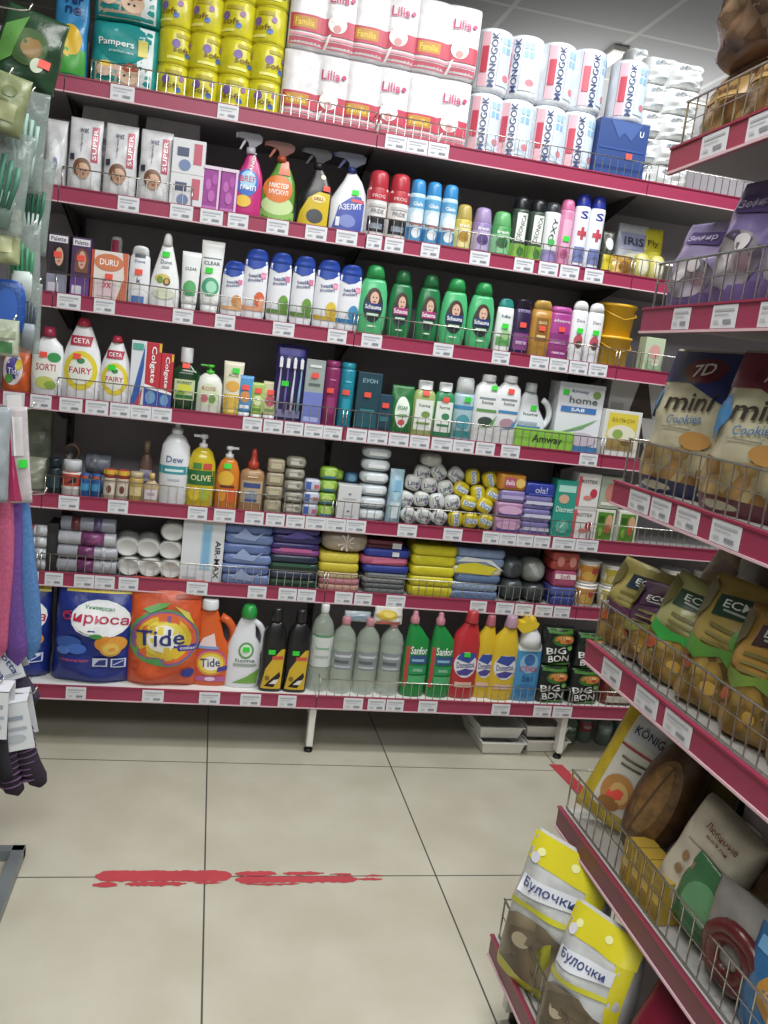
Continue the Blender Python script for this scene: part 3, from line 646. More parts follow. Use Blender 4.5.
put('B', [(559, 575, 199)], spraycan('deodorant_can', '#d67da8', '#d8679a', [('r', -.3, .3, .3, .7, '#e9a8c6'), ('e', .0, .2, .25, .07, '#b8487c')], capz=.84, stk=(.0, .42, GRN)), 'pink deodorant can between the white and the blue-white cans', 'spray can', lean=.1)
put('B', [(574, 591, 193), (589, 606, 196)], spraycan('deodorant_can', '#e6e9f2', '#1f2f9e', [('r', -.5, .0, .5, .06, '#1f2f8e'), ('t', 'S', 0, .72, .5, .1, '#1f2f9e'), ('r', -.1, .4, .1, .56, '#c83c4c'), ('r', -.3, .45, .3, .51, '#c83c4c'), ('r', -.35, .1, .35, .3, '#6c79b8')], capz=.83), 'white deodorant can with blue cap and red cross, {o} of two', 'spray can', 'blue-capped white deodorant cans', lean=.1)
put('B', [(602, 616, 231)], bag('air_freshener_refill', '#3b3a2c', [('r', -.4, .1, .4, .45, '#d8c21c'), ('e', 0, .7, .3, .14, '#c9cfd2')], d=.04), 'small dark and yellow refill packet beside the blue-capped cans', 'packet', lean=.1)
put('B', [(604, 634, 254)], bag('dried_fruit_bag', '#b98a32', [('e', -.2, .4, .2, .25, '#d8b05a'), ('e', .2, .5, .2, .25, '#8a5a20')], d=.05, seed=5), 'amber clear bag low behind the fence at the right of the second shelf', 'bag', dep=.05, lean=.05)
put('B', [(616, 650, 224)], bag('air_freshener_refill', '#c6c9d2', [('r', -.46, .55, .46, .85, '#8d93b5'), ('t', 'IRIS', 0, .7, .6, .14, '#3b3f66'), ('e', .0, .3, .35, .2, '#dcd9b8')], d=.05, seed=1), 'silver-lilac packet right of the blue-capped cans', 'packet', dep=.12, lean=.08)
put('B', [(640, 664, 228)], bag('air_freshener_refill', '#d8cc28', [('r', -.4, .6, .4, .85, '#c2b41c'), ('t', 'Fly', 0, .72, .5, .13, '#4c4a22')], d=.05, seed=6), 'bright yellow packet with dark lettering near the right of the second shelf', 'packet', dep=.12, lean=.08)
put('B', [(634, 652, 256), (650, 668, 252)], lump('sponge_ball', '#d8cf6a', [('e', 0, .5, .3, .3, '#e9e6c8')], dr=.8), 'pale yellow ball behind the fence, {o} of two', 'sponge', 'pale yellow balls', dep=.03, lean=.05)

# ================================================================== THIRD SHELF
def dye(hair, back):
    return carton('hair_dye_box', back, [('r', -.44, .86, .44, .97, '#e8e6ee'), ('t', 'Palette', 0, .915, .7, .07, '#3a2a50'), ('e', .05, .62, .36, .2, hair), ('r', -.3, .42, .38, .62, hair), ('e', .06, .63, .2, .15, '#d9a58c'), ('e', -.02, .65, .035, .012, '#2a1a1a'), ('e', .14, .65, .035, .012, '#2a1a1a'), ('e', .06, .555, .06, .014, '#b0404a'), ('r', -.48, .0, .48, .34, '#8d8fa8' if hair == '#1d1416' else '#6a3a96'), ('r', -.4, .06, .1, .2, '#d7d3e4')], d=.05, stk=(.0, .66, RED))
put('C', [(46, 69, 234)], dye('#1d1416', '#2b1f2e'), 'black-haired hair dye box at the left end of the third shelf', 'hair dye', lean=.1)
put('C', [(70, 91, 238)], dye('#7a4a35', '#4b2a5c'), 'brown-haired purple hair dye box, second box on the third shelf', 'hair dye', lean=.1)
put('C', [(90, 128, 252)], carton('soap_multipack', '#e8e0da', [('p', [(.2, 0), (.5, 0), (.5, 1), (.34, 1), (.42, .5)], '#dc6a42'), ('r', -.5, .0, -.42, 1, '#c84a2e'), ('e', -.02, .78, .4, .17, '#e07a4a'), ('t', 'DURU', -.02, .78, .5, .12, '#ffffff'), ('r', -.3, .1, .2, .4, '#e4c8d2'), ('t', '5x', -.05, .35, .25, .16, '#d8284a')], d=.07, stk=(.0, .5, RED)), 'orange and white soap multipack box on the third shelf', 'soap box', lean=.1)
put('C', [(107, 122, 237)], bottle('deodorant_stick', [(0, .9), (.7, 1), (.72, .9)], '#d9d6dc', [(.72, .86), (.95, .8), (1, .6)], '#e8e6ea', [('r', -.3, .74, .2, .95, '#d0305a')], dr=.8), 'white stick with red mark standing behind the soap multipack', 'deodorant', dep=.12)
BT = [(0, .84), (.02, .93), (.1, .98), (.5, 1), (.8, .94), (.84, .85)]
put('C', [(128, 150, 246)], bottle('lotion_bottle', BT, '#e8eaee', [(.84, .82), (.95, .74), (.985, .6), (1, .35)], '#e6e8ec', [('r', -.25, .8, .25, .86, '#4a4f58'), ('t', 'Dove', 0, .74, .5, .05, '#3f5f9a'), ('t', 'k', 0, .42, .2, .09, '#2d3a60'), ('r', -.3, .04, .3, .16, '#4a78c0')], dr=.55, stk=(-.02, .56, RED)), 'white slim lotion bottle right of the orange soap multipack', 'lotion bottle')
put('C', [(150, 181, 233)], bottle('shower_gel_bottle', [(0, .9), (.02, .98), (.2, 1), (.4, .9), (.6, .66), (.78, .42), (.84, .34)], '#eef0f0', [(.84, .34), (.95, .25), (.985, .17), (1, .08)], '#f0f1f2', [('e', -.08, .40, .26, .06, '#d9c05a'), ('e', -.16, .38, .1, .05, '#6f9a3a'), ('e', .06, .36, .12, .05, '#5a3e28'), ('e', .06, .365, .07, .035, '#d9a34a'), ('t', 'Dove', .0, .62, .36, .05, '#44557a'), ('r', -.12, .54, .12, .57, '#a8b2c0'), ('e', 0, .2, .36, .07, '#dfe8c8')], dr=.5, stk=(-.02, .72, GRN)), 'tall white teardrop shower gel bottle with fruit picture, third shelf', 'shower gel', lean=.0)
put('C', [(180, 200, 252)], tube_stand('cream_tube', '#e8ebea', '#dfe2e2', [('t', 'CLEAR', 0, .72, .6, .05, '#3a4a55'), ('e', 0, .4, .34, .13, '#4cb060'), ('r', -.3, .28, .3, .33, '#2f9a58')]), 'short white tube with green print between the teardrop and tall bottles', 'tube', lean=.05)
put('C', [(199, 223, 241)], tube_stand('cream_tube', '#edf0ef', '#e2e5e6', [('r', -.4, .76, .4, .775, '#6a7a88'), ('t', 'CLEAR', 0, .7, .7, .05, '#3c4c5c'), ('e', 0, .38, .38, .13, '#3fa878'), ('e', .04, .38, .24, .08, '#9fe0c0')], stk=(-.1, .6, GRN)), 'tall white tube with a green swirl left of the blue-capped shampoos', 'tube', lean=.05)
HS = [(0, .8), (.015, .9), (.1, .97), (.45, 1), (.72, .97), (.84, .9)]
def hs(acc, acc2, name='shampoo_bottle'):
    return bottle(name, HS, '#e9ebf2', [(.835, .92), (.89, .88, .02), (.95, .78, .04), (.985, .6, .05), (1, .36, .05)], '#2448b4',
        [('p', [(-.46, .84), (-.46, .76), (-.1, .71), (.2, .74), (.46, .81), (.46, .84)], '#2348b0'), ('t', 'head&', -.02, .63, .5, .055, '#2a3a80', 6), ('t', 'shoulders', 0, .57, .6, .05, '#2a3a80', 6), ('r', .22, .6, .42, .68, '#e27aa0'), ('e', .22, .3, .22, .11, acc), ('e', .32, .26, .14, .07, acc2), ('r', -.46, .14, .46, .2, acc2)], dr=.5)
HSG = 'blue-capped white shampoo bottles'
put('C', [(221, 244, 261)], hs('#e08a3c', '#e7a86a'), 'short blue-capped white shampoo with orange picture, leftmost of the blue-capped ones', 'shampoo', HSG)
put('C', [(242, 268, 249)], hs('#e5633a', '#f0a27a'), 'tall blue-capped white shampoo bottle with red-orange peach picture', 'shampoo', HSG)
o = put('C', [(267, 292, 253), (290, 316, 256)], hs('#6aa23a', '#5d8a36'), 'blue-capped white shampoo bottle with green apple picture, {o} of two', 'shampoo', HSG)
put('C', [(314, 340, 260)], hs('#e3c13a', '#c9a42a'), 'blue-capped white shampoo bottle with yellow lemon picture', 'shampoo', HSG)
put('C', [(337, 362, 265)], hs('#3f8fc0', '#2a7ab8'), 'blue-capped white shampoo with blue band, rightmost beside the green bottles', 'shampoo', HSG)
SC = [(0, .74), (.02, .86), (.15, .96), (.4, 1), (.62, .95), (.76, .8), (.8, .7)]
def schau(body, lab, top):
    return bottle('shampoo_bottle', SC, body, [(.8, .68), (.88, .62), (.96, .52), (.99, .42), (1, .2)], top, [('e', 0, .42, .34, .23, '#27383a'), ('e', 0, .56, .24, .12, '#4a2f26'), ('e', .02, .53, .15, .095, '#e0b49a'), ('e', -.03, .545, .025, .01, '#2a1a1a'), ('e', .08, .545, .025, .01, '#2a1a1a'), ('e', .02, .485, .05, .01, '#a8404a'), ('r', -.3, .36, .3, .46, lab), ('t', 'Schauma', 0, .41, .56, .06, '#ffffff'), ('r', -.2, .28, .2, .32, '#c2e0c8'), ('e', 0, .14, .15, .012, '#dff0d8')], dr=.5, rough=.22)
o = put('C', [(359, 389, 265)], schau('#4ac27a', '#2b3a78', '#1f9a4a'), 'light green shampoo bottle, leftmost green one beside the blue-capped shampoos', 'shampoo', 'green shampoo bottles', dep=.015)
put('C', [(389, 414, 270), (417, 442, 275)], schau('#1f7a42', '#b0307a', '#1c6e3a'), 'dark green shampoo bottle with pink label band, {o} of two', 'shampoo', 'green shampoo bottles', dep=.03)
put('C', [(441, 470, 278), (468, 497, 283)], schau('#45bd74', '#2b3a78', '#1f9a4a'), ['light green shampoo bottle with navy band right of the two dark green ones', 'light green shampoo bottle with navy band, rightmost of the five green bottles'], 'shampoo', 'green shampoo bottles', dep=.015)
put('C', [(496, 514, 299)], bottle('shampoo_bottle', HS, '#e6ece9', [(.765, .92), (.9, .84), (.98, .66), (1, .4)], '#1d8a82', [('t', 'h&s', 0, .68, .5, .05, '#26507a'), ('r', -.4, .14, .4, .3, '#5fae5a'), ('e', .1, .35, .25, .1, '#9ccf8a')], dr=.5, stk=(0, .5, GRN)), 'small white bottle with teal cap right of the green shampoos', 'shampoo')
put('C', [(513, 532, 300)], bottle('shampoo_bottle', BT, '#2f1f4a', [(.84, .84), (.97, .8), (1, .6)], '#241838', [('t', 'SYOSS', .0, .8, .7, .05, '#b7a8d8'), ('r', -.4, .1, .4, .4, '#8a3f8a'), ('r', -.3, .2, .3, .26, '#cfa8d8')], dr=.55, stk=(0, .55, RED)), 'dark purple shampoo bottle between the teal-capped and golden bottles', 'shampoo')
put('C', [(531, 553, 301)], bottle('shampoo_bottle', [(0, .88), (.02, .96), (.3, 1), (.7, .97), (.84, .9)], '#b9822c', [(.84, .88), (.95, .8), (1, .6)], '#c99a40', [('r', -.28, .3, .28, .7, '#8f5c1a'), ('t', 'GLISS', 0, .62, .4, .05, '#f0dba8'), ('r', -.2, .36, .2, .4, '#e4c88a')], dr=.55, stk=(0, .52, RED)), 'golden brown shampoo bottle left of the magenta bottle, third shelf', 'shampoo')
put('C', [(549, 573, 307)], bottle('shampoo_bottle', [(0, .9), (.02, .98), (.5, 1), (.84, .94), (.88, .9)], '#b03a92', [(.88, .9), (.97, .86), (1, .7)], '#c04aa2', [('t', 'elseve', 0, .74, .7, .06, '#ecd0e6'), ('r', -.4, .3, .4, .5, '#8c2a78'), ('r', -.3, .12, .3, .16, '#e0a8d4')], dr=.55, stk=(0, .58, RED)), 'magenta shampoo bottle right of the golden one', 'shampoo')
put('C', [(570, 589, 301), (586, 605, 303)], bottle('shampoo_bottle', [(0, .88), (.02, .96), (.5, 1), (.8, .98), (.84, .9)], '#ebecef', [(.84, .92), (.93, .86), (.98, .62), (1, .3)], '#f2f2f4', [('t', 'Dove', 0, .68, .5, .05, '#8a7f90'), ('e', 0, .36, .28, .1, '#c04a58'), ('e', .05, .3, .2, .06, '#5a3a3a')], dr=.6, stk=(0, .52, GRN)), 'white dome-capped bottle with green sticker, {o} of two, third shelf', 'shampoo', 'white dome-capped bottles')
stack('C', 601, 641, 304, 2, (lambda w, h: (lambda r: (G().rings([(0, w * .42, w * .42, 0), (h * .9, w * .47, w * .47, 0), (h * .9, w * .5, w * .5, 0), (h * .99, w * .5, w * .5, 0), (h * .99, w * .44, w * .44, 0)], mt('#f2b814', .35), 2, 30, w / 2).obj('bucket_body', r), G().tube([(-w * .46, w * .45, h * .86), (-w * .3, -.002, h * .62), (0, -.008, h * .5), (w * .3, -.002, h * .62), (w * .46, w * .45, h * .86)], .0025, mt('#d0980e', .4), 6).obj('handle', r), r)[2])(thing('plastic_tub'))), 'yellow plastic tub, {o} of the pair stacked at right of the third shelf', 'tub', 'yellow tubs', lean=.08)
put('C', [(644, 664, 338)], carton('tea_carton', '#b9cba8', [('e', 0, .6, .3, .2, '#d89a92'), ('r', -.4, .1, .4, .25, '#8fb088'), ('e', .1, .3, .2, .1, '#e8e0d0')], d=.05), 'pale green carton right of the yellow tubs on the third shelf', 'carton', lean=.1)

# ================================================================== FOURTH SHELF
def fairy(txt, ring, capc, cupc, tcol, big=True):
    P = [('e', 0, .36, .42, .24, ring), ('e', .0, .36, .3, .17, '#eef0e6'), ('t', txt, 0, .36, .56, .075, tcol), ('e', .0, .48, .1, .035, '#2f8a4a')]
    if big: P += [('p', [(-.28, .78), (.26, .78), (.22, .66), (-.3, .66)], '#c02a44'), ('t', 'СЕТА', -.02, .72, .4, .06, '#ffffff')]
    return bottle('dish_soap_bottle', [(0, .86), (.02, .96), (.15, 1), (.45, .98), (.62, .84), (.76, .62), (.86, .44), (.9, .38)], '#ecedf0', [(.9, .36), (.95, .33), (.985, .26), (1, .14)], capc, P, dr=.48, stk=(-.1, .53, cupc))
put('D', [(30, 63, 327)], bottle('dish_soap_bottle', [(0, .84), (.02, .94), (.3, 1), (.6, .98), (.74, .86), (.82, .5), (.86, .4)], '#e9ecef', [(.86, .44), (.93, .42), (1, .3)], '#a8284a', [('e', -.05, .4, .4, .2, '#f0f2e8'), ('t', 'SORTI', -.02, .42, .6, .1, '#c02040'), ('e', .22, .57, .2, .07, '#2f9a4a'), ('e', -.02, .2, .3, .09, '#c8d25a'), ('e', .14, .17, .18, .06, '#8ab03a')], dr=.5, stk=(-.1, .6, RED)), 'white dish soap bottle with dark red cap, leftmost on the fourth shelf', 'dish soap', lean=.0)
put('D', [(61, 101, 318)], fairy('FAIRY', '#e8d21c', '#c62a46', RED, '#c81e3c'), 'large white dish soap bottle with a yellow ring label on the fourth shelf', 'dish soap', 'yellow-ringed dish soap bottles', lean=-.02)
put('D', [(99, 131, 336)], fairy('FAIRY', '#e8d21c', '#c02a40', GRN, '#c81e3c'), 'small white dish soap bottle with yellow ring and red cap, fourth shelf', 'dish soap', 'yellow-ringed dish soap bottles', lean=.0)
put('D', [(0, 31, 346)], bag('liquid_refill_pouch', '#dd5a22', [('e', -.1, .5, .34, .34, '#e0d5dc'), ('e', -.08, .52, .24, .24, '#4b3f9c'), ('e', .1, .6, .12, .12, '#d2c22a'), ('e', -.2, .3, .14, .1, '#4f9a3a'), ('t', 'Tide', -.05, .46, .4, .14, '#e8e6f2')], d=.05, seed=2), 'orange pouch with a purple emblem at the far left of the fourth shelf', 'pouch', dep=.03)
put('D', [(129, 146, 341)], carton('toothpaste_box', '#dfe3ea', [('p', [(-.4, .02), (.1, .02), (.4, .6), (.4, .95), (.0, .5)], '#2f5fb8'), ('p', [(-.1, .02), (.3, .02), (.4, .3)], '#d03848'), ('r', -.4, .86, .3, .96, '#4fae9a')], d=.04), 'upright white toothpaste box with blue swoosh beside the red ones', 'toothpaste', 'upright toothpaste boxes', lean=.1)
def colg(w, h):
    return carton('toothpaste_box', '#cf2638', [('r', -.5, 0, .5, .3, '#2f55b8'), ('e', -.05, .16, .34, .1, '#6fa5dc'), ('p', [(-.5, .3), (-.5, .36), (.5, .3), (.5, .26)], '#ffffff'), ('t', 'Colgate', -.02, .66, .56, .42, '#ffffff', -90), ('r', .34, .86, .5, .99, '#e8c22a')], d=.04)(w, h)
put('D', [(144, 161, 343)], colg, 'tall red and blue upright toothpaste box, fourth shelf', 'toothpaste', 'upright toothpaste boxes', lean=.1)
put('D', [(159, 173, 354)], colg, 'short red upright toothpaste box left of the green mouthwash', 'toothpaste', 'upright toothpaste boxes', lean=.1)
put('D', [(170, 200, 348)], bottle('mouthwash_bottle', [(0, .88), (.02, .95), (.58, 1), (.66, .84), (.72, .44), (.76, .4)], '#12391c', [(.76, .4), (.78, .42), (.98, .42), (1, .38)], '#dcdde0', [('r', -.34, .18, .34, .5, '#c8d6a0'), ('e', 0, .36, .24, .08, '#d8e03a'), ('r', -.3, .2, .3, .26, '#2c7a3a'), ('t', 'FOREST', 0, .45, .5, .04, '#1d4a20'), ('e', -.12, .29, .12, .04, '#7cae3a')], dr=.6, n=3, rough=.15, stk=(0, .72, RED)), 'dark green mouthwash bottle with a white cap on the fourth shelf', 'mouthwash', lean=.0)
put('D', [(195, 223, 364)], bottle('soap_dispenser', [(0, .9), (.03, .98), (.4, 1), (.6, .96), (.72, .74), (.8, .4)], '#e3e6d8', None, None, [('e', 0, .38, .38, .22, '#d8e6b8'), ('t', 'ROSE', 0, .5, .5, .08, '#c04a6a'), ('e', -.14, .3, .13, .08, '#d06a7c'), ('e', .14, .3, .13, .08, '#6aa04a')], dr=.6, extras=pump('#3cc02c', -1)), 'small pale soap dispenser with bright green pump on the fourth shelf', 'soap dispenser', lean=.0)
put('D', [(222, 243, 362)], tube_stand('cream_tube', '#e5dfc2', '#dcb82a', [('r', -.4, .14, .4, .4, '#e2b83a'), ('e', .0, .55, .34, .1, '#e6a83a'), ('t', 'ALOE', 0, .75, .5, .06, '#5a8a3a')], stk=(.1, .84, GRN)), 'tall cream and yellow tube right of the green-pump dispenser', 'tube', lean=.05)
put('D', [(237, 253, 376)], tube_stand('cream_tube', '#4a9ad8', '#e4e8ee', [('e', 0, .5, .3, .14, '#e08a3a'), ('r', -.3, .22, .3, .3, '#e8f0f6')], stk=(0, .72, RED)), 'small blue tube right of the tall yellow tube', 'tube', dep=.02, lean=.05)
put('D', [(250, 265, 383)], tube_stand('cream_tube', '#a9cc5a', '#e6e8dc', [('e', 0, .5, .3, .14, '#d8e8a8'), ('r', -.3, .22, .3, .3, '#5f9a2a')], stk=(0, .78, RED)), 'small green tube in the middle of the three little tubes', 'tube', lean=.05)
put('D', [(262, 278, 382)], tube_stand('cream_tube', '#d6d0a0', '#e3e6ea', [('e', 0, .5, .3, .14, '#c04a5a'), ('r', -.3, .22, .3, .3, '#7aa04a')], stk=(0, .72, RED)), 'small khaki tube left of the toothbrush pack', 'tube', lean=.05)
def tbrush(w, h):
    r = thing('toothbrush_pack'); g = G(); S = PillS(w, h, .03, 'pouch'); S.mesh(g, mt('#2a2560', .2)); decals(g, S, [('r', -.4, .86, .4, .95, '#3f38a0'), ('r', -.42, .06, .42, .16, '#8f90c2')]); g.obj('backing_card', r)
    for i in range(4):
        x = (-.33 + .22 * i) * w; g = G(); c = ('#c9c6e6', '#7a6ac2', '#e0e2f2', '#8fc0d8')[i]
        g.tube([(x, S.front(x, .14 * h) - .006, .14 * h), (x, S.front(x, .4 * h) - .006, .4 * h), (x + .002, S.front(x, .6 * h) - .005, .6 * h), (x, S.front(x, .84 * h) - .008, .84 * h)], .004, mt(c, .25), 8, [.005, .004, .0025, .0035]); g.box(x - .005, x + .005, S.front(x, .76 * h) - .02, S.front(x, .76 * h) - .006, .70 * h, .82 * h, mt('#e9eaf2', .6), .001)
        g.obj('toothbrush', r)
    sticker(S, -.15, .5, GRN, r).location.y = -.012; return r
put('D', [(273, 306, 345)], tbrush, 'tall blue see-through pack of toothbrushes on the fourth shelf', 'toothbrushes', lean=.08)
put('D', [(303, 324, 360)], carton('toothpaste_box', '#9aa6a4', [('r', -.5, .0, .5, .5, '#6f7fd2'), ('r', -.4, .05, .4, .12, '#a8b4ea'), ('r', -.3, .6, .3, .64, '#5c6866'), ('r', -.3, .88, .3, .92, '#dfe6e2')], d=.04, stk=(0, .76, RED)), 'tall grey and periwinkle box between toothbrushes and magenta can', 'box', lean=.1)
HC = lambda c, c2: bottle('hairspray_can', [(0, .92), (.02, 1), (.86, 1), (.9, .96)], c, [(.9, .98), (.96, .97), (1, .85)], c2, [('r', -.25, .2, .25, .45, c2), ('r', -.2, .7, .2, .73, c2)], dr=1, stk=(-.1, .55, RED))
put('D', [(323, 340, 361)], HC('#8d2560', '#a03070'), 'magenta cylindrical hair spray can on the fourth shelf', 'hair spray', lean=.06)
put('D', [(339, 355, 363)], HC('#168aa6', '#1a9cb8'), 'teal cylindrical hair spray can right of the magenta one', 'hair spray', lean=.06)
put('D', [(355, 381, 373)], carton('gift_box', '#123f50', [('t', 'ЕУОН', .0, .86, .6, .07, '#8fc0cc'), ('r', -.4, .06, .4, .3, '#1a5a6a'), ('r', -.3, .34, .3, .37, '#2a8a96')], d=.05, stk=(-.05, .62, RED)), 'dark teal box with pale lettering right of the teal can', 'box', lean=.1)
put('D', [(377, 392, 395)], carton('gift_box', '#1a4258', [('r', -.3, .3, .3, .42, '#2a7a8c'), ('r', -.4, .06, .4, .14, '#12303f')], d=.05, stk=(0, .72, RED)), 'small dark blue box between the teal box and green pouch', 'box', lean=.1)
put('D', [(390, 415, 386)], bag('soap_refill_pouch', '#1f7a35', [('e', 0, .46, .3, .32, '#e6efe4'), ('t', 'SOAP', 0, .55, .4, .08, '#2c8a3a'), ('r', -.2, .36, .2, .42, '#7cba7c'), ('e', 0, .25, .15, .06, '#e05a5a')], d=.045), 'dark green refill pouch with a white oval on the fourth shelf', 'pouch', lean=.06)
AB = [(0, .9), (.02, 1), (.72, 1), (.8, .86), (.84, .6)]
def amb(c, cap, pr, stk=None, nm='cleaner_bottle'): return bottle(nm, AB, c, [(.84, .6), (.85, .66), (.97, .66), (1, .6)], cap, pr, dr=.6, n=3.2, stk=stk)
LBL = lambda c: [('r', -.4, .12, .4, .66, '#e9efe8'), ('t', 'home', 0, .56, .5, .06, '#3a5a3a'), ('e', .08, .4, .2, .06, c), ('r', -.3, .22, .3, .26, c)]
put('D', [(413, 436, 381)], amb('#a7b86a', '#dfe3e4', LBL('#7a9a4a'), (0, .78, RED)), 'yellow-green square bottle with white cap, right of the green pouch', 'cleaner bottle')
put('D', [(434, 455, 383)], amb('#2f8f58', '#dfe3e4', LBL('#3a8a5a'), (0, .7, RED)), 'green square bottle with white cap and white label, fourth shelf', 'cleaner bottle')
put('D', [(454, 475, 378)], bottle('cleaner_bottle', [(0, .9), (.02, 1), (.7, 1), (.74, .92)], '#a8c8d4', [(.74, .9), (.95, .84), (1, .7)], '#dfe5e8', [('r', -.48, .5, .48, .56, '#3a8ac0'), ('e', 0, .3, .34, .12, '#4a9aa8'), ('r', -.4, .06, .4, .16, '#2d8a8c')], dr=.7, stk=(.1, .66, GRN)), 'pale blue round bottle with a blue band, fourth shelf', 'cleaner bottle')
WB = [(0, .92), (.015, 1), (.7, 1), (.82, .9), (.88, .6), (.9, .5)]
def wb(acc, acc2, stk): return bottle('detergent_bottle', WB, '#eceef0', [(.9, .5), (.91, .54), (.98, .54), (1, .48)], '#e2e4e8', [('r', -.34, .64, .3, .67, '#8a969c'), ('t', 'home', 0, .6, .45, .05, '#4c5c58'), ('r', -.4, .46, .4, .5, acc), ('e', .0, .32, .3, .07, acc2), ('p', [(-.42, .2), (.1, .26), (.44, .42), (.3, .26)], acc)], dr=.5, n=3, stk=stk)
put('D', [(474, 500, 375)], wb('#5a9a4a', '#3a4a40', (.2, .82, GRN)), 'tall white bottle with green print, left one of two beside the jug', 'detergent bottle')
put('D', [(496, 521, 376)], wb('#3f8ac4', '#b08a9c', (0, .78, RED)), 'tall white bottle with blue print, left of the handled white jug', 'detergent bottle')
JUG = [(0, .78, -.08), (.02, .84, -.08), (.12, .88, -.06), (.42, .86, -.07), (.6, .6, -.14), (.8, .42, -.14), (.86, .3, -.14)]
put('D', [(517, 553, 384)], bottle('detergent_jug', JUG, '#dfe3ea', [(.86, .32, -.14), (.98, .3, -.14), (1, .26, -.14)], '#d9dde4', [('t', 'home', -.1, .52, .4, .05, '#4a5a60'), ('r', -.44, .3, .2, .34, '#5a8ac0'), ('r', -.4, .36, .1, .4, '#a5b5c5')], dr=.42, extras=handle('#dfe3ea', .22, .3, .76, .46, .08), stk=(-.04, .62, GRN)), 'white jug with a looped side handle left of the white carton', 'detergent jug', lean=.0, dep=.045)
put('D', [(514, 574, 430)], carton('promotional_band', '#86c83a', [('r', -.5, .0, .5, .1, '#6fae2a'), ('t', 'Amway', .05, .48, .5, .5, '#1f3a20')], d=.012), 'lime green lettered strip standing in front of the white jug', 'promo strip', dep=.018, lean=.1)
put('D', [(555, 602, 384)], carton('washing_powder_carton', '#dfe3ea', [('r', -.5, .94, .5, 1, '#c9ced6'), ('t', 'Amway', -.05, .88, .4, .06, '#2f5a8a'), ('t', 'home', .05, .76, .62, .1, '#56646c'), ('r', -.42, .58, .36, .66, '#3a7ac8'), ('t', 'SA8', -.05, .62, .3, .05, '#ffffff'), ('p', [(-.44, .26), (.1, .36), (.44, .52), (.1, .41)], '#6fae6a'), ('e', .1, .2, .36, .1, '#c6b8c8'), ('r', -.5, 0, .5, .1, '#3a7ab8'), ('e', .32, .86, .09, .05, '#7aa04a')], d=.09, stk=(-.36, .86, GRN)), 'large white washing powder carton with blue stripe on the fourth shelf', 'washing powder', lean=.1, dep=.045)
put('D', [(602, 640, 411)], carton('sponge_pack', '#dcdcd6', [('r', -.4, .42, .4, .94, '#e0cc34'), ('e', 0, .5, .38, .2, '#e9e3c8'), ('e', -.1, .5, .14, .1, '#8ab04a'), ('r', -.36, .16, .36, .4, '#a88a4a'), ('t', 'БУЛЬОН', 0, .8, .6, .08, '#b08a10'), ('e', .15, .33, .14, .07, '#7a5a2a')], d=.03), 'white rounded packet with a yellow panel at right of the fourth shelf', 'packet', lean=.1)
stack('D', 606, 658, 376, 2, carton('white_carton', '#d6d4d0', [('p', [(-.1, .0), (.4, .0), (.2, .9), (.05, .9)], '#4a3a34'), ('r', -.45, .1, -.2, .3, '#b8b5b0')], d=.09), 'whitish carton with a dark mark, {o} of two behind the yellow-panel packet', 'carton', 'white cartons', dep=.12, lean=.08)
# ================================================================== FIFTH SHELF
put('E', [(12, 46, 458)], bag('cloth_bag', '#a9ad94', [('r', -.3, .4, .3, .5, '#8f9478')], d=.06, seed=2), 'pale grey-green bag at the far left end of the fifth shelf', 'bag', dep=.06)
put('E', [(20, 52, 402)], bag('cloth_bag', '#8f9680', [('r', -.3, .4, .3, .5, '#7f8470')], d=.06, seed=6), 'tall dull green bag standing at the back left of the fifth shelf', 'bag', dep=.18)
JAR = [(0, .86), (.03, .98), (.7, 1), (.74, .9)]
def jar(c, cc, pr, n=2.2, cz=.74): return bottle('jar', [(0, .86), (.03, .98), (cz - .04, 1), (cz, .88)], c, [(cz, .92), (.97, .92), (1, .8)], cc, pr, dr=.95, n=n)
put('E', [(46, 61, 459)], jar('#16252e', '#10202a', [('r', -.4, .2, .4, .5, '#24404a')]), 'dark blue-black jar at the left of the fifth shelf', 'jar')
put('E', [(60, 81, 461)], jar('#d8cfc8', '#c9ccd0', [('r', -.5, .2, .5, .68, '#c2442e'), ('p', [(-.2, .34), (.3, .4), (.25, .56), (0, .46)], '#2a2226'), ('r', -.5, .2, .5, .28, '#e6e0da')], cz=.68), 'white tin with a red and black label on the fifth shelf', 'jar')
put('E', [(79, 90, 474), (90, 101, 475)], jar('#1f4f98', '#27569e', [('r', -.4, .3, .4, .6, '#3a9ad0'), ('r', -.3, .82, .3, .92, '#c9503a')], cz=.8), 'small blue tin, {o} of the pair', 'tin', 'small blue tins')
put('E', [(63, 80, 444)], lying('adhesive_tape_roll', '#6a4a3a', '#14100f', L=.03), 'round dark ring standing on the white and red tin', 'tape roll', dep=.05, yb=461)
stack('E', 84, 110, 456, 2, longroll('film_roll', '#7d8494', [(.2, .5, '#a3a7b5')]), 'grey roll lying behind the blue tins, {o} of two', 'film roll', 'grey rolls', dep=.1, lean=.05)
put('E', [(102, 116, 470), (116, 128, 471)], jar('#b8a890', '#c9482e', [('r', -.45, .15, .45, .55, '#dcd2c0'), ('r', -.5, .84, .5, .98, '#e0b42a'), ('e', 0, .35, .2, .13, '#7a3a2a')], cz=.72), ['small jar with red and yellow lid, left of its blue-lidded twin', 'small jar beside the red-lidded one, right of it'], 'jar', 'small lidded jars', lean=.04)
put('E', [(128, 143, 473)], jar('#b59448', '#c7b48a', [('r', -.4, .2, .4, .5, '#e0c88a')], cz=.8), 'golden jar right of the two small lidded jars', 'jar')
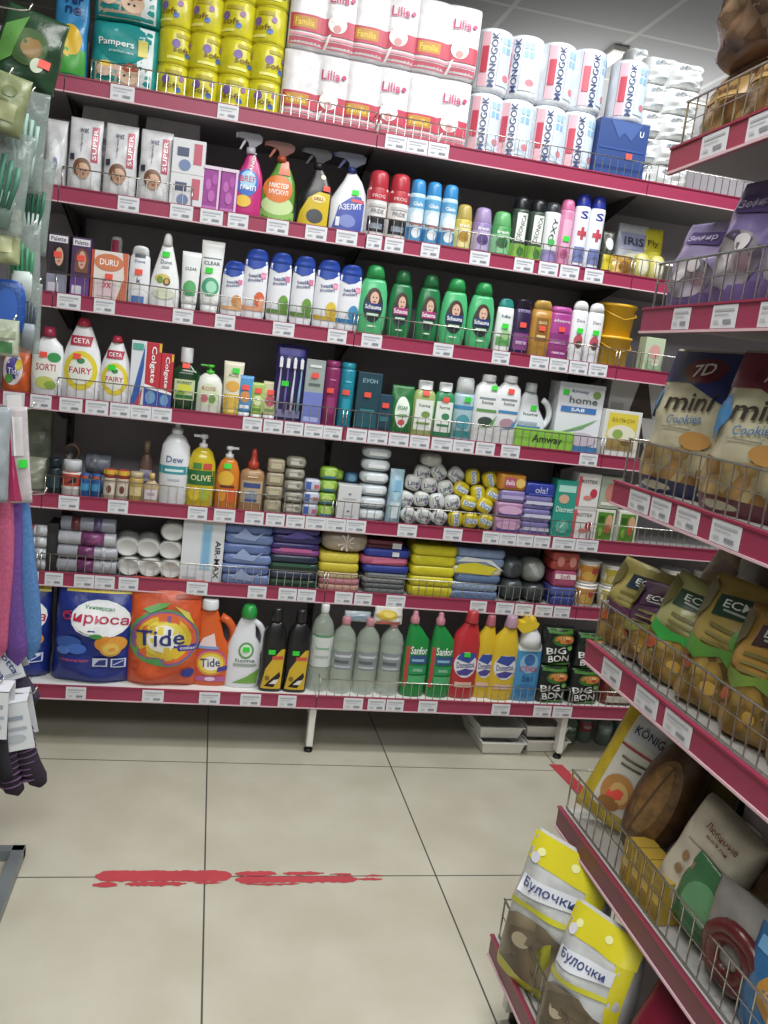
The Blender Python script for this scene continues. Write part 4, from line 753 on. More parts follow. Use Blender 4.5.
put('E', [(143, 159, 474)], bottle('cologne_bottle', [(0, .88), (.02, .98), (.6, 1), (.72, .5), (.78, .35)], '#b59c72', [(.78, .4), (1, .36)], '#c8a860', [('r', -.4, .12, .4, .46, '#d9d2da'), ('t', 'ODE', 0, .3, .5, .1, '#a03a5a')], dr=.6, n=3), 'small amber bottle left of the tall white pump bottle', 'bottle')
put('E', [(138, 153, 442)], bottle('cologne_bottle', [(0, .88), (.02, .98), (.6, 1), (.74, .6), (.8, .4)], '#6f5044', [(.8, .44), (1, .4)], '#8f7a5a', [('r', -.46, .3, .46, .5, '#b8b0c8'), ('t', 'Bella', 0, .4, .6, .1, '#4a3a6a')], dr=.7), 'taller brown bottle standing behind the golden and amber ones', 'bottle', dep=.1)
put('E', [(159, 190, 424)], bottle('soap_dispenser', [(0, .92), (.02, 1), (.55, 1), (.72, .9), (.82, .6), (.86, .36)], '#e4e6ec', [(.86, .38), (.93, .36), (.94, .16), (.98, .16), (.985, .3), (1, .28)], '#e8e9ee', [('r', -.5, .38, .5, .48, '#2f9aa6'), ('t', 'Dew', 0, .56, .55, .08, '#4a6a98'), ('r', -.3, .41, .3, .44, '#d8eef0'), ('r', -.2, .3, .2, .32, '#b5bcc8')], dr=.8), 'tall white pump bottle with a teal band on the fifth shelf', 'soap dispenser', lean=.0)
DP = [(0, .9), (.02, .98), (.4, 1), (.6, .94), (.74, .7), (.8, .36)]
put('E', [(187, 216, 434)], bottle('soap_dispenser', DP, '#cdb414', None, None, [('r', -.46, .3, .46, .5, '#1f6a34'), ('t', 'OLIVE', 0, .4, .7, .08, '#e6e09a'), ('e', -.2, .18, .2, .1, '#e6c61e'), ('e', .14, .18, .18, .1, '#a8b822'), ('r', .06, .52, .36, .6, '#d24a3a'), ('r', -.3, .52, .0, .6, '#3f8a3a')], dr=.65, rough=.15, extras=pump('#e3e3e6', -1)), 'large yellow soap dispenser with green label and white pump', 'soap dispenser', lean=.0)
put('E', [(216, 240, 446)], bottle('soap_dispenser', DP, '#d9781e', None, None, [('e', -.08, .48, .34, .12, '#e8b22a'), ('e', .14, .24, .24, .14, '#e05a1e'), ('e', -.2, .22, .16, .1, '#e8941e'), ('r', -.3, .34, .3, .38, '#6a2a1a')], dr=.65, rough=.15, extras=pump('#e3e3e6', 1), stk=(-.05, .68, GRN)), 'orange soap dispenser with a white pump on the fifth shelf', 'soap dispenser', lean=.0)
put('E', [(240, 265, 450)], bottle('soap_bottle', [(0, .92), (.02, 1), (.56, 1), (.64, .9), (.68, .5)], '#a97c50', [(.68, .46), (.78, .44), (.82, .26), (.9, .22), (.96, .2), (1, .1)], '#c23a28', [('r', -.42, .14, .42, .5, '#b8a27c'), ('r', -.34, .38, .34, .46, '#3a4a8a'), ('e', 0, .26, .24, .08, '#7f8aa0'), ('r', -.24, .16, .24, .2, '#2f4a9a'), ('r', -.2, .55, .2, .57, '#e0c8a0')], dr=.65, n=2.6), 'brown cream-soap bottle with a red and yellow pouring top', 'soap bottle', lean=.0)
stack('E', 265, 284, 460, 4, lump('soap_bar', '#a89a7c', [('r', -.3, .3, .3, .7, '#c0b493')], n=6), 'beige wrapped soap bar, {o} in the stack right of the brown bottle', 'soap bar', 'beige soap bars', lean=.1)
stack('E', 284, 306, 458, 5, lump('soap_bar', '#9c9887', [('r', -.3, .3, .3, .6, '#c9c6ba'), ('e', .2, .6, .1, .2, '#7d7a6a')], n=3.2), 'clear-wrapped grey soap bar, {o} in the second stack beside the beige bars', 'soap bar', 'grey soap bars', lean=.1, jit=.003)
stack('E', 303, 320, 480, 3, lump('soap_bar', '#c9cfe0', [('r', -.42, .2, -.1, .8, '#3f5fc0'), ('r', .1, .3, .4, .6, '#c8607a')], n=5), 'white and blue soap bar, {o} in the stack left of the green ones', 'soap bar', 'white-blue soap bars', lean=.1)
stack('E', 318, 338, 468, 4, lump('soap_bar', '#86b52a', [('e', 0, .5, .3, .3, '#b4d860'), ('r', -.3, .1, .3, .3, '#3f8ab8')], n=3.5), 'lime green soap bar, {o} in the green stack on the fifth shelf', 'soap bar', 'lime soap bars', lean=.08, jit=.003)
put('E', [(332, 344, 470)], lump('soap_bar', '#8fbe2e', [('e', 0, .5, .3, .3, '#b4d860')], n=3.5), 'lime green soap bar lying alone behind the white boxes', 'soap bar', dep=.09, yb=481)
put('E', [(345, 359, 473)], lump('soap_bar', '#3f7fae', [('e', 0, .5, .3, .3, '#78a8cc')], n=3.5), 'blue soap bar lying behind the white boxes on the fifth shelf', 'soap bar', dep=.09, yb=484)
stack('E', 337, 361, 486, 2, carton('cotton_box', '#d6d8da', [('e', 0, .5, .06, .06, '#6a707a'), ('r', -.3, .2, .3, .26, '#b8bcc4')], d=.06), 'plain white box with a small dot, {o} of two on the fifth shelf', 'box', 'small white boxes', lean=.1)
stack('E', 360, 390, 448, 6, lump('cotton_pad_pack', '#d9e2e8', [('r', -.3, .3, .3, .6, '#eef3f6'), ('r', -.36, .1, .36, .2, '#b4cad8')], n=3), 'white rounded cotton pack, {o} in the tall column of six', 'cotton pack', 'white cotton packs', lean=.05, dep=.02)
put('E', [(388, 404, 470)], bag('wipes_pack', '#a8cfe2', [('r', -.3, .1, .3, .4, '#d5e8f0'), ('r', -.3, .6, .3, .8, '#78b0d2')], d=.045, seed=3), 'upright pale blue packet between the cotton column and the round soaps', 'packet', lean=.08)
def balls(pts, nm, build, lab, cat, grp, R0):
    first = None
    for i, (a, b, c, d, rt) in enumerate(pts):
        px = (a + c) / 2 * .2083 + 340; py = (b + d) / 2 * .2083 + 430
        row_ = sum(1 for q in pts if q[1] > b + 40)
        Y = .016 + (.022 if b < 300 else 0) + (.012 if b < 220 else 0); p = hity(px, py, Y)
        if first is None: first = build; remember(first); o = first
        else: o = copy_tree(first)
        o.location = (p.x, Y, p.z); o.rotation_euler = (0, math.radians(rt), 0); tag(o, lab[i], cat, grp)
def ball(col, prints, w=.056, h=.052):
    g = G(); S = EllS(w, h, .04, 3); S.mesh(g, mt(col, .28, kind='film')); decals(g, S, prints, off=.0012)
    return centre(g, h)
def centre(g, h):
    g.v = [(x, y, z - h / 2) for x, y, z in g.v]; return g.obj('wrapped_soap')
rowname = lambda b: 'bottom' if b > 370 else 'second' if b > 295 else 'third' if b > 215 else 'top'
def balls_by_row(pts, mk, adj, grp):
    rows = {}
    for p in pts: rows.setdefault(rowname(p[1]), []).append(p)
    labs = {}
    for k, v in rows.items():
        v.sort()
        for i, p in enumerate(v): labs[p] = '%s wrapped round soap, %s from left in the %s layer of the pile' % (adj, ORD[i], k)
    balls(pts, 'wrapped_soap', mk, [labs[p] for p in pts], 'soap', grp, 0)
WPTS = [(360, 175, 440, 245, 8), (440, 170, 520, 245, 50), (525, 175, 600, 265, 40), (315, 222, 395, 290, 10), (393, 235, 473, 300, 5), (470, 245, 550, 320, -15), (285, 297, 355, 370, 20), (358, 297, 433, 370, 0), (433, 310, 508, 385, 80), (508, 315, 580, 390, -10), (298, 375, 370, 450, 40), (367, 380, 445, 455, 20), (443, 385, 518, 460, 30)]
balls_by_row(WPTS, ball('#d9dcd8', [('t', 'Linel', -.02, .52, .72, .3, '#3a3f6a', 15), ('e', .24, .3, .1, .08, '#8a5aa8'), ('r', -.3, .16, .1, .2, '#6f9a5a')]), 'white', 'white round soaps in a pile')
YPTS = [(600, 188, 685, 270, 80), (685, 205, 765, 280, 70), (550, 245, 625, 330, 25), (630, 268, 705, 345, 80), (705, 278, 775, 350, 20), (585, 320, 660, 390, 10), (660, 335, 740, 400, 25), (523, 392, 595, 470, 85), (595, 400, 665, 475, 0), (667, 405, 738, 480, 15)]
balls_by_row(YPTS, ball('#d9c312', [('r', -.4, .34, .4, .66, '#d8e2ea'), ('t', 'Duru', 0, .5, .64, .24, '#2f6ab0'), ('e', .3, .74, .06, .06, '#6f9a2a')]), 'yellow', 'yellow round soaps in a pile')
o = lump('cotton_ball_pack', '#cfcfc8')(.075, .05); p = hity(432, 468, .05); o.location = (p.x, .05, p.z); tag(o, 'whitish round pack crowning the pile of white round soaps', 'cotton pack')
stack('E', 494, 524, 503, 2, folded('pad_pack', ['#b884b0'], 1, .09, [('e', 0, .5, .4, .3, '#d9a8d0'), ('r', -.4, .1, .4, .25, '#4a3f8a')], kind='film', rough=.3), 'pink and purple pad pack, {o} of two right of the yellow soaps', 'pad pack', 'pink pad packs', lean=.1)
put('E', [(499, 526, 491)], folded('pad_pack', ['#8f7fbe'], 1, .09, [('r', -.4, .3, .4, .6, '#b8aadc')], kind='film', rough=.3), 'lilac pad pack just beneath the orange one', 'pad pack', yb=503)
put('E', [(499, 528, 475)], folded('pad_pack', ['#d98a22'], 1, .09, [('r', -.3, .2, .1, .8, '#c0506a'), ('e', .25, .5, .16, .3, '#e8c05a'), ('t', 'Bella', -.1, .5, .3, .3, '#efe6f4')], kind='film', rough=.3), 'orange pad pack on top of the pink and lilac packs', 'pad pack', yb=491)
stack('E', 522, 553, 497, 3, folded('pad_pack', ['#7f78bc'], 2, .09, [('r', -.44, .36, .44, .62, '#cfcbe6'), ('t', 'Discreet', 0, .3, .5, .2, '#4a4398')], kind='film', rough=.3), 'violet pad pack, {o} of three under the dark blue one', 'pad pack', 'violet pad packs', lean=.1)
put('E', [(526, 557, 484)], folded('pad_pack', ['#2f3fae'], 1, .09, [('t', 'ola!', 0, .5, .4, .5, '#b8c0ea'), ('r', -.4, .1, .4, .2, '#4a5ad0')], kind='film', rough=.3), 'dark blue pad pack on top of the violet packs', 'pad pack', yb=497)
put('E', [(553, 576, 481)], carton('pad_box', '#1f9a86', [('r', -.4, .8, .4, .92, '#a8dcd0'), ('e', -.1, .68, .24, .08, '#d9a88a'), ('t', 'Discreet', .0, .5, .8, .1, '#d8efe8'), ('e', .0, .2, .3, .12, '#5fc0ae'), ('p', [(-.3, .1), (.1, .3), (.3, .5), (.0, .2)], '#c8ece4')], d=.06), 'teal upright pad box with pale lettering on the fifth shelf', 'box', lean=.1)
stack('E', 574, 598, 474, 2, carton('pad_box', '#dfdcdc', [('r', -.5, .9, .5, 1, '#c8c4c4'), ('t', 'KOTEX', .0, .76, .7, .1, '#5a4a50'), ('e', .24, .42, .16, .14, '#c83048'), ('r', -.5, .0, -.36, .9, '#d84a5a'), ('e', 0, .28, .2, .06, '#e07a6a')], d=.06), 'white pad box with red marks, {o} of two right of the teal box', 'box', 'white and red boxes', lean=.1)
tea = carton('tea_box', '#dfe2d2', [('r', -.42, .06, .4, .92, '#4f8a1e'), ('e', .2, .6, .18, .26, '#d9a07a'), ('e', .16, .4, .14, .16, '#c05a3a'), ('r', -.36, .6, -.06, .8, '#2d5a14'), ('e', -.2, .3, .12, .14, '#86b83a')], d=.06)
put('E', [(595, 614, 509), (617, 637, 513)], tea, 'green tea box with white edge, {o} of two at right of the fifth shelf', 'tea box', 'green tea boxes', lean=.1)
put('E', [(600, 621, 477)], carton('tea_box', '#9fae98', [('e', .05, .5, .3, .3, '#c87a6a'), ('r', -.4, .1, .4, .2, '#e0ddd0')], d=.06), 'pale carton with a reddish flower standing on the left green tea box', 'tea box', lean=.1, yb=509, dep=.022)

# ================================================================== SIXTH SHELF
stack('F', 12, 47, 526, 4, longroll('foil_box', '#cfd2da', [(.1, .35, '#3f7fc8'), (.4, .6, '#d8563a'), (.65, .9, '#dfe3ea')]), 'white foil roll box with orange marks, {o} of four at far left', 'foil roll', 'foil roll boxes', lean=.02)
put('F', [(46, 58, 524)], carton('dark_box', '#1d1b1f', [('r', -.3, .2, .3, .8, '#2a282e')], d=.1), 'narrow black box between foil boxes and silver rolls, sixth shelf', 'box', lean=.05)
stack('F', 55, 117, 547, 2, longroll('foil_roll', '#a9abb6', [(.35, .62, '#8a3f7a'), (.72, .8, '#dcdde6')]), 'thin silver roll with purple print, {o} of two on the shelf', 'foil roll', 'thin silver rolls', lean=.02)
put('F', [(57, 116, 533)], longroll('foil_roll', '#bfc1ca', [(.4, .8, '#9a4a86')]), 'silver roll with a purple label lying on the thin silver rolls', 'foil roll', yb=547)
put('F', [(60, 116, 519)], longroll('foil_roll', '#8f93a2', [(.2, .36, '#7a3a3a'), (.6, .75, '#6a5a8a')]), 'dull silver roll on top of the silver roll pile, sixth shelf', 'foil roll', yb=533)
cups = [(396, 172, 466, 258), (464, 172, 536, 262), (534, 175, 606, 268), (386, 118, 460, 170), (458, 104, 528, 168), (524, 128, 606, 180), (536, 74, 610, 126)]
f0 = None
for i, (a, b, c, d) in enumerate(cups):
    px, py = (a + c) / 2 * .2995, (b + d) / 2 * .2995 + 500; Y = .02 + (.01 if i > 2 else 0); p = hity(px, py, Y)
    if f0 is None: f0 = lying('plate_sleeve', '#dcdcd9', '#c9c9c6', L=.14)(.078, .062); o = f0; remember(f0)
    else: o = copy_tree(f0)
    z = ZB['F'] + SURF + (.0015 if i < 3 else .0625 if i < 6 else .122); o.location = (p.x + (.003 if i > 2 else 0), Y, z); o.rotation_euler = (0, 0, (.0, .02, -.02, .06, .04, -.1, -.08)[i])
    tag(o, 'white rolled sleeve of disposable plates, %s, end facing out' % (['left in bottom layer', 'centre of bottom layer', 'right in bottom layer', 'left in second layer', 'centre of second layer', 'right in second layer', 'topmost of the heap'][i]), 'plate sleeve', 'white plate sleeves')
put('F', [(181, 224, 521)], carton('mattress_box', '#d9dce2', [('r', -.04, .2, .2, .94, '#9cc8e6'), ('r', .0, .3, .16, .85, '#78b4de'), ('t', 'AIR-MAX', .36, .38, .62, .13, '#22242c', -90), ('r', -.44, .05, -.1, .08, '#b5bac4')], d=.1), 'large white box with a pale blue stripe on the sixth shelf', 'box', lean=.06)
stack('F', 221, 275, 525, 3, folded('folded_bag_pack', ['#6f86c0', '#5f78b8'], 2, .12, [('p', [(-.3, .3), (-.1, .8), (.1, .4), (.3, .7), (.1, .2)], '#93a6d4')], kind='film', rough=.25), 'translucent blue plastic-wrapped bundle, {o} of three on the sixth shelf', 'textile pack', 'blue wrapped bundles', lean=.05)
stack('F', 267, 321, 556, 2, folded('folded_bag_pack', ['#1d3a30', '#223048'], 2, .12, [('r', -.4, .3, .3, .5, '#2f5a44')], kind='film', rough=.3), 'dark green wrapped bundle, {o} of two beside the blue ones', 'textile pack', 'dark green bundles', lean=.05)
put('F', [(270, 322, 544)], folded('folded_bag_pack', ['#8a3f8a', '#3a2f7c'], 2, .12, [('r', -.3, .3, .3, .6, '#c85a98')], kind='film', rough=.3), 'thin purple and magenta bundle in the middle of the dark pile', 'textile pack', yb=556)
put('F', [(271, 324, 527)], folded('folded_bag_pack', ['#2f2a6a', '#4a3f90'], 2, .12, [('p', [(-.3, .3), (.0, .7), (.3, .5), (.1, .3)], '#5f52b0')], kind='film', rough=.3), 'indigo wrapped bundle on top of the dark pile, sixth shelf', 'textile pack', yb=544)
stack('F', 317, 361, 573, 1, folded('folded_towels', ['#d8a08c', '#c97a86', '#d6c08c'], 3, .12), 'pink and peach folded cloths at the bottom of the yellow pile', 'cloths', None, lean=.05)
put('F', [(317, 361, 554)], folded('folded_towels', ['#d6c21e', '#e0cc30', '#cdb81a'], 2, .12), 'yellow folded cloths beneath the beige bow-tied bundle', 'cloths', yb=573)
def bow(w, h):
    r = thing('tied_bundle'); g = G(); S = EllS(w, h, .12, 3); S.mesh(g, mt('#bcaa94', .4, kind='film')); g.obj('bundle', r); g = G()
    for k in range(9):
        a = 2 * PI * k / 9; x, z = math.cos(a) * w * .16, math.sin(a) * h * .36
        g.add([(0, S.front(0, h / 2) - .006, h / 2), (x + .003, S.front(x, h / 2 + z) - .004, h / 2 + z), (x * 1.15, S.front(x, h / 2 + z) - .009, h / 2 + z * 1.15), (x - .004, S.front(x, h / 2 + z) - .004, h / 2 + z + .002)], [(0, 1, 2, 3)], mt('#eee8de', .3))
    g.obj('bow', r); return r
put('F', [(322, 371, 532)], bow, 'beige wrapped bundle with a white bow on top of the yellow cloths', 'bundle', yb=554)
stack('F', 362, 407, 574, 1, folded('folded_towels', ['#6f7478', '#5f6468', '#777c80'], 4, .12), 'stack of grey folded cloths under the blue ones, sixth shelf', 'cloths', None, lean=.05)
put('F', [(362, 411, 550)], folded('folded_towels', ['#2438a0', '#c0527a', '#2a3fae'], 3, .12, [('p', [(-.3, .4), (.38, .5), (.36, .62), (-.28, .56)], '#d86a8a'), ('r', .1, .74, .24, .92, '#e4e4ea')]), 'royal blue folded cloths with a pink stripe on the grey stack', 'cloths', yb=574)
put('F', [(366, 404, 541)], folded('folded_towels', ['#5a2030', '#7a2a3a'], 2, .1, [('r', .2, .2, .44, .8, '#dcdce0')]), 'dark red folded cloth with a white tag on top of the blue ones', 'cloths', yb=550, dep=.03)
stack('F', 409, 457, 547, 5, folded('folded_towels', ['#d8cc10', '#e2d61c'], 1, .13, kind='film', rough=.35), 'bright yellow folded cloth pack, {o} of five', 'cloth pack', 'yellow cloth packs', lean=.04)
put('F', [(451, 501, 575)], folded('folded_bag_pack', ['#6d86b4', '#8fa5c8', '#5f7aa8'], 3, .13, kind='film', rough=.25), 'grey-blue plastic packs beneath the yellow-trimmed one', 'textile pack')
put('F', [(454, 507, 550)], folded('folded_bag_pack', ['#cfc8a0', '#8fa8d0', '#87a0cc'], 3, .13, [('p', [(-.46, .1), (.2, .05), (.34, .34), (-.1, .5), (-.4, .4)], '#d8c81c'), ('p', [(-.44, .5), (.1, .55), (.46, .24), (.2, .62), (-.3, .7)], '#dfe2e6')], kind='film', rough=.25), 'pale blue plastic bundle with yellow trim right of the yellow packs', 'textile pack', yb=576)
for i, (a, b, t, yb_, c, lb) in enumerate([(503, 526, 580, None, '#4c5457', 'dark grey rolled cloth, lower left of the grey heap'), (524, 549, 584, None, '#3f474a', 'dark grey rolled cloth, lower right of the grey heap'), (504, 527, 560, 581, '#565e62', 'dark grey rolled cloth on the upper left of the grey heap'), (524, 549, 561, 585, '#8d938f', 'light grey plastic-wrapped roll on the upper right of the grey heap')]):
    put('F', [(a, b, t)], lump('rolled_cloth', c, [('e', .05, .5, .28, .3, c.replace('4', '6')), ('p', [(-.3, .8), (-.1, .85), (.2, .3), (.0, .3)], '#a5aaa8')] if i == 3 else [('e', .05, .5, .25, .28, '#333a3d')], dr=1.2, n=2.4), lb, 'rolled cloth', 'grey rolled cloths', yb=yb_)
put('F', [(550, 577, 588)], folded('sponge_pack', ['#3a4aa0', '#4c5cb4'], 2, .1, kind='film'), 'blue sponge pack at the bottom of the red and pink pile', 'sponge pack')
put('F', [(552, 578, 571)], folded('sponge_pack', ['#c04a78'], 1, .1, [('r', -.4, .5, .4, .8, '#e8dbe0'), ('t', 'Soft', 0, .65, .4, .25, '#b8324e')], kind='film'), 'pink and white sponge pack in the middle of the red pile', 'sponge pack', yb=588)
put('F', [(552, 582, 553)], folded('sponge_pack', ['#c8453f', '#d2564c'], 2, .1, [('e', -.2, .5, .12, .3, '#e08a7c'), ('e', .2, .5, .12, .3, '#e08a7c')], kind='film'), 'coral red sponge pack on top of the pink and blue ones', 'sponge pack', yb=571)
def cup(c1, c2, c3):
    def build(w, h):
        r = thing('instant_food_cup'); pr = [(0, w * .38, w * .38, 0), (h * .04, w * .40, w * .40, 0), (h * .92, w * .49, w * .49, 0)]
        g = G(); g.rings(pr, mt('#e2dfd2', .35), 2, 26, w / 2); g.obj('body', r)
        g = G(); g.rings([(h * .92, w * .5, w * .5, 0), (h * .97, w * .5, w * .5, 0), (h * .985, w * .46, w * .46, 0)], mt('#ecebe6', .3), 2, 26, w / 2); g.obj('lid', r)
        S = RingS(pr, 2, w, h, w); g = G(); decals(g, S, [('r', -.42, .1, .42, .8, c1), ('e', -.1, .35, .22, .2, c2), ('r', 0, .45, .36, .7, c3), ('e', .16, .25, .14, .12, '#d8b03a')]); g.obj('label', r); return r
    return build
stack('F', 578, 603, 562, 2, cup('#d98a2a', '#e0b04a', '#c8403a'), 'orange and white instant food cup, {o} of the left column, sixth shelf', 'food cup', 'instant food cups', lean=.04)
stack('F', 604, 631, 567, 2, cup('#c2b22a', '#d8c87a', '#3f9a4a'), 'yellow and green instant food cup, {o} of the second column, sixth shelf', 'food cup', 'instant food cups', lean=.04)
stack('F', 634, 660, 570, 2, cup('#b8a02a', '#c8762a', '#4a7a3a'), 'olive instant food cup, {o} of the third column, behind the snack bags', 'food cup', 'instant food cups', lean=.04)
stack('F', 665, 691, 572, 2, cup('#8a6a2a', '#d89a3a', '#c84a3a'), 'brown instant food cup, {o} of the fourth column, behind the snack bags', 'food cup', 'instant food cups', lean=.04)
stack('F', 698, 724, 574, 2, cup('#d8d2c0', '#d8a03a', '#3a5ab0'), 'white and blue instant food cup, {o} of the last visible column', 'food cup', 'instant food cups', lean=.04)

# ================================================================== BOTTOM SHELF
BIR = [('r', -.36, .90, .46, .985, '#e6cf2a'), ('t', 'ЭКОНОМ ПАКЕТ', .06, .942, .6, .04, '#2f3a80'), ('e', .08, .66, .36, .18, '#e8edf0'), ('e', .08, .66, .33, .155, '#f3f4f6'), ('t', 'Универсал', .06, .76, .36, .045, '#2a8a4a', -2), ('t', 'бирюса', .02, .66, .8, .115, '#c81e4a', -3), ('e', .16, .43, .13, .075, '#e0861e'), ('e', .3, .43, .12, .075, '#e8992a'), ('e', .23, .38, .13, .08, '#e8a032'), ('e', .23, .38, .1, .06, '#efc04a'), ('e', .04, .5, .08, .025, '#3f9a3a'),
    ('e', -.28, .42, .15, .07, '#2f5ab8'), ('e', -.18, .36, .12, .05, '#3a68c8'), ('e', -.34, .34, .08, .04, '#4a78d4'), ('t', 'с активным кислородом', -.2, .25, .34, .03, '#c84a6a'), ('r', .02, .19, .2, .28, '#c8d2ee'), ('r', .04, .2, .18, .27, '#1d2f8c'), ('e', .11, .235, .04, .022, '#c8d2ee'), ('r', .24, .19, .42, .28, '#c8d2ee'), ('r', .26, .2, .4, .27, '#1d2f8c'), ('p', [(.27, .21), (.39, .255), (.39, .265), (.27, .22)], '#c8d2ee')]
put('G', [(50, 135, 587)], bag('washing_powder_bag', '#1b2f92', BIR, d=.13, seed=1), 'large dark blue washing powder bag with oranges left of the orange bag', 'washing powder', 'washing powder bags', dep=.03, lean=.04)
put('G', [(-24, 50, 585)], bag('washing_powder_bag', '#1b2f92', BIR, d=.13, seed=4), 'blue washing powder bag half hidden behind the hanging socks', 'washing powder', 'washing powder bags', dep=.05, lean=.04)
TIDE = [('e', .0, .47, .46, .27, '#4aa04a'), ('e', .01, .465, .44, .255, '#8a5a9a'), ('e', .02, .47, .40, .235, '#e8602a'), ('e', .0, .47, .36, .21, '#e2b81e'), ('e', .0, .47, .29, .17, '#ecd63a'), ('e', .0, .47, .22, .125, '#f2efe4'), ('p', [(.12, .355), (.48, .37), (.48, .43), (.14, .42)], '#4a3a9a'), ('t', 'Tide', -.04, .485, .62, .15, '#22307c', 4), ('t', 'color', .32, .392, .2, .03, '#e8e4f4'), ('e', .34, .15, .09, .045, '#2f3a98'), ('r', .12, .84, .44, .88, '#a83a1e'), ('e', -.34, .2, .05, .03, '#c8451e'), ('p', [(-.3, .73), (-.1, .79), (.05, .8), (.0, .76), (-.2, .7)], '#5fa84a'), ('p', [(.1, .78), (.3, .72), (.38, .62), (.28, .67)], '#c8b82a')]
put('G', [(124, 204, 584)], bag('washing_powder_bag', '#e2501e', TIDE, d=.13, seed=9), 'large orange washing powder bag with a bullseye logo on the bottom shelf', 'washing powder', 'washing powder bags', dep=.03, lean=.06)
TJ = [(0, .8, -.04), (.015, .87, -.03), (.1, .9, -.02), (.42, .88, -.03), (.56, .66, -.12), (.8, .46, -.16), (.87, .36, -.16), (.89, .32, -.16)]
put('G', [(192, 237, 602)], bottle('laundry_detergent_bottle', TJ, '#e2581a', [(.885, .36, -.16), (.90, .38, -.16), (.985, .36, -.16), (1, .32, -.16)], '#e4e6ea',
    [('e', -.04, .28, .36, .16, '#c84a9a'), ('e', -.04, .27, .33, .145, '#e8922a'), ('e', -.04, .27, .28, .12, '#f0d23a'), ('e', -.04, .27, .2, .085, '#f4f0e4'), ('p', [(.1, .17), (.38, .2), (.38, .25), (.12, .23)], '#4a3a9a'), ('t', 'Tide', -.06, .28, .44, .1, '#22307c', 5), ('p', [(-.36, .44), (.05, .46), (-.02, .62), (-.26, .56)], '#e6ccc8'), ('r', -.4, .44, .1, .47, '#7a9ad0'), ('r', -.4, .06, .3, .12, '#b85a9a'), ('e', -.04, .09, .12, .025, '#e8c4e0')], dr=.42, extras=handle('#e2581a', .1, .36, .8, .42, .095)), 'orange laundry detergent bottle with side handle and white cap', 'laundry detergent', dep=.055, lean=.0)
put('G', [(227, 266, 607)], bottle('laundry_detergent_bottle', [(0, .82, -.06), (.015, .88, -.05), (.1, .9, -.04), (.5, .86, -.04), (.62, .6, -.08), (.8, .42, -.02), (.85, .36, 0)], '#e3e5ea', [(.85, .38, 0), (.86, .42, 0), (.93, .4, 0), (.985, .3, 0), (1, .2, 0)], '#1f9a3a',
    [('e', .0, .46, .2, .1, '#5f9a5a'), ('e', .0, .46, .15, .075, '#dfeedd'), ('t', 'home', .0, .34, .5, .045, '#4a6a4c'), ('r', -.3, .27, .3, .3, '#9aa8a0'), ('p', [(-.3, .06), (.34, .06), (.38, .24), (.05, .14)], '#6fa83a')], dr=.42, extras=handle('#d9dce2', .16, .36, .8, .44, .08), stk=(.0, .48, GRN)), 'white detergent bottle with green cap and side handle on the bottom shelf', 'laundry detergent', dep=.05, lean=.0)
put('G', [(262, 287, 610), (286, 311, 611)], bottle('drain_cleaner_bottle', [(0, .92), (.015, 1), (.62, 1), (.72, .94), (.80, .62), (.84, .4)], '#121316', [(.84, .42), (.85, .46), (.97, .44), (1, .38)], '#1a1b1f',
    [('p', [(-.44, .04), (.4, .04), (.46, .52), (.3, .52), (.0, .42), (-.3, .28)], '#d9ae18'), ('p', [(-.3, .07), (.1, .06), (.36, .2), (.3, .25), (-.1, .14)], '#15161a'), ('p', [(-.1, .1), (.2, .1), (.3, .16), (.1, .15)], '#e6e0d0'), ('r', -.06, .4, .4, .44, '#d84a3a'), ('e', -.2, .17, .1, .03, '#8a6a14')], dr=.6, n=3, stk=(-.1, .49, GRN)), 'black drain cleaner bottle with a yellow diagonal label, {o} of the pair', 'drain cleaner', 'black and yellow drain cleaner bottles', dep=.03, lean=.0)
def clear_bottle(nm, cap, lab, w5=False):
    body = [(0, .82), (.02, .92), (.06, .97), (.1, .92), (.14, .97), (.18, .92), (.22, .98), (.3, .96), (.55, .96), (.6, 1), (.64, .95), (.7, .99), (.8, .8), (.87, .42), (.9, .3)]
    return bottle(nm, body, '#dcecd8', [(.9, .34), (.91, .38), (.985, .37), (1, .3)], cap, lab, dr=.95, n=2.4, alpha=.3, rough=.1, extras=lambda r, w, h, d, S: G().rings([(h * .012, w * .40, w * .38, 0), (h * .5, w * .42, w * .4, 0), (h * .62, w * .42, w * .4, 0)], mt('#d8ecd4', .1, alpha=.16), 2.2, 20, d / 2).obj('liquid', r) and None)
put('G', [(311, 334, 607)], clear_bottle('liquid_soap_bottle', '#dfe1e6', [('r', -.46, .3, .46, .66, '#cfd5d2'), ('r', -.3, .5, .3, .54, '#7fae8a'), ('r', -.3, .4, .3, .43, '#a8b8ac'), ('r', -.46, .64, .46, .67, '#5f9a6a')]), 'tall clear bottle with white cap right of the black bottles', 'clear bottle', dep=.04, lean=.0)
put('G', [(332, 357, 620), (356, 381, 622), (380, 405, 623)], clear_bottle('liquid_soap_bottle', '#c8808a', [('r', -.44, .34, .4, .58, '#8a9298'), ('r', -.38, .5, .3, .54, '#c9ced2'), ('r', -.38, .42, .2, .46, '#5a626a'), ('r', -.38, .36, .3, .39, '#b8bec4')]), 'clear ribbed bottle with pink cap and grey label, {o} of three', 'clear bottle', 'clear pink-capped bottles', dep=.03, lean=.0)
put('G', [(374, 404, 608)], bag('air_freshener_pack', '#d9d6cc', [('e', -.05, .55, .34, .3, '#d8b42a'), ('e', 0, .6, .2, .16, '#e8cf5a'), ('r', -.4, .04, .4, .2, '#c05a4a')], d=.03, seed=3), 'small yellow and white blister pack lying on the clear pink-capped bottles', 'blister pack', dep=.05, yb=625)
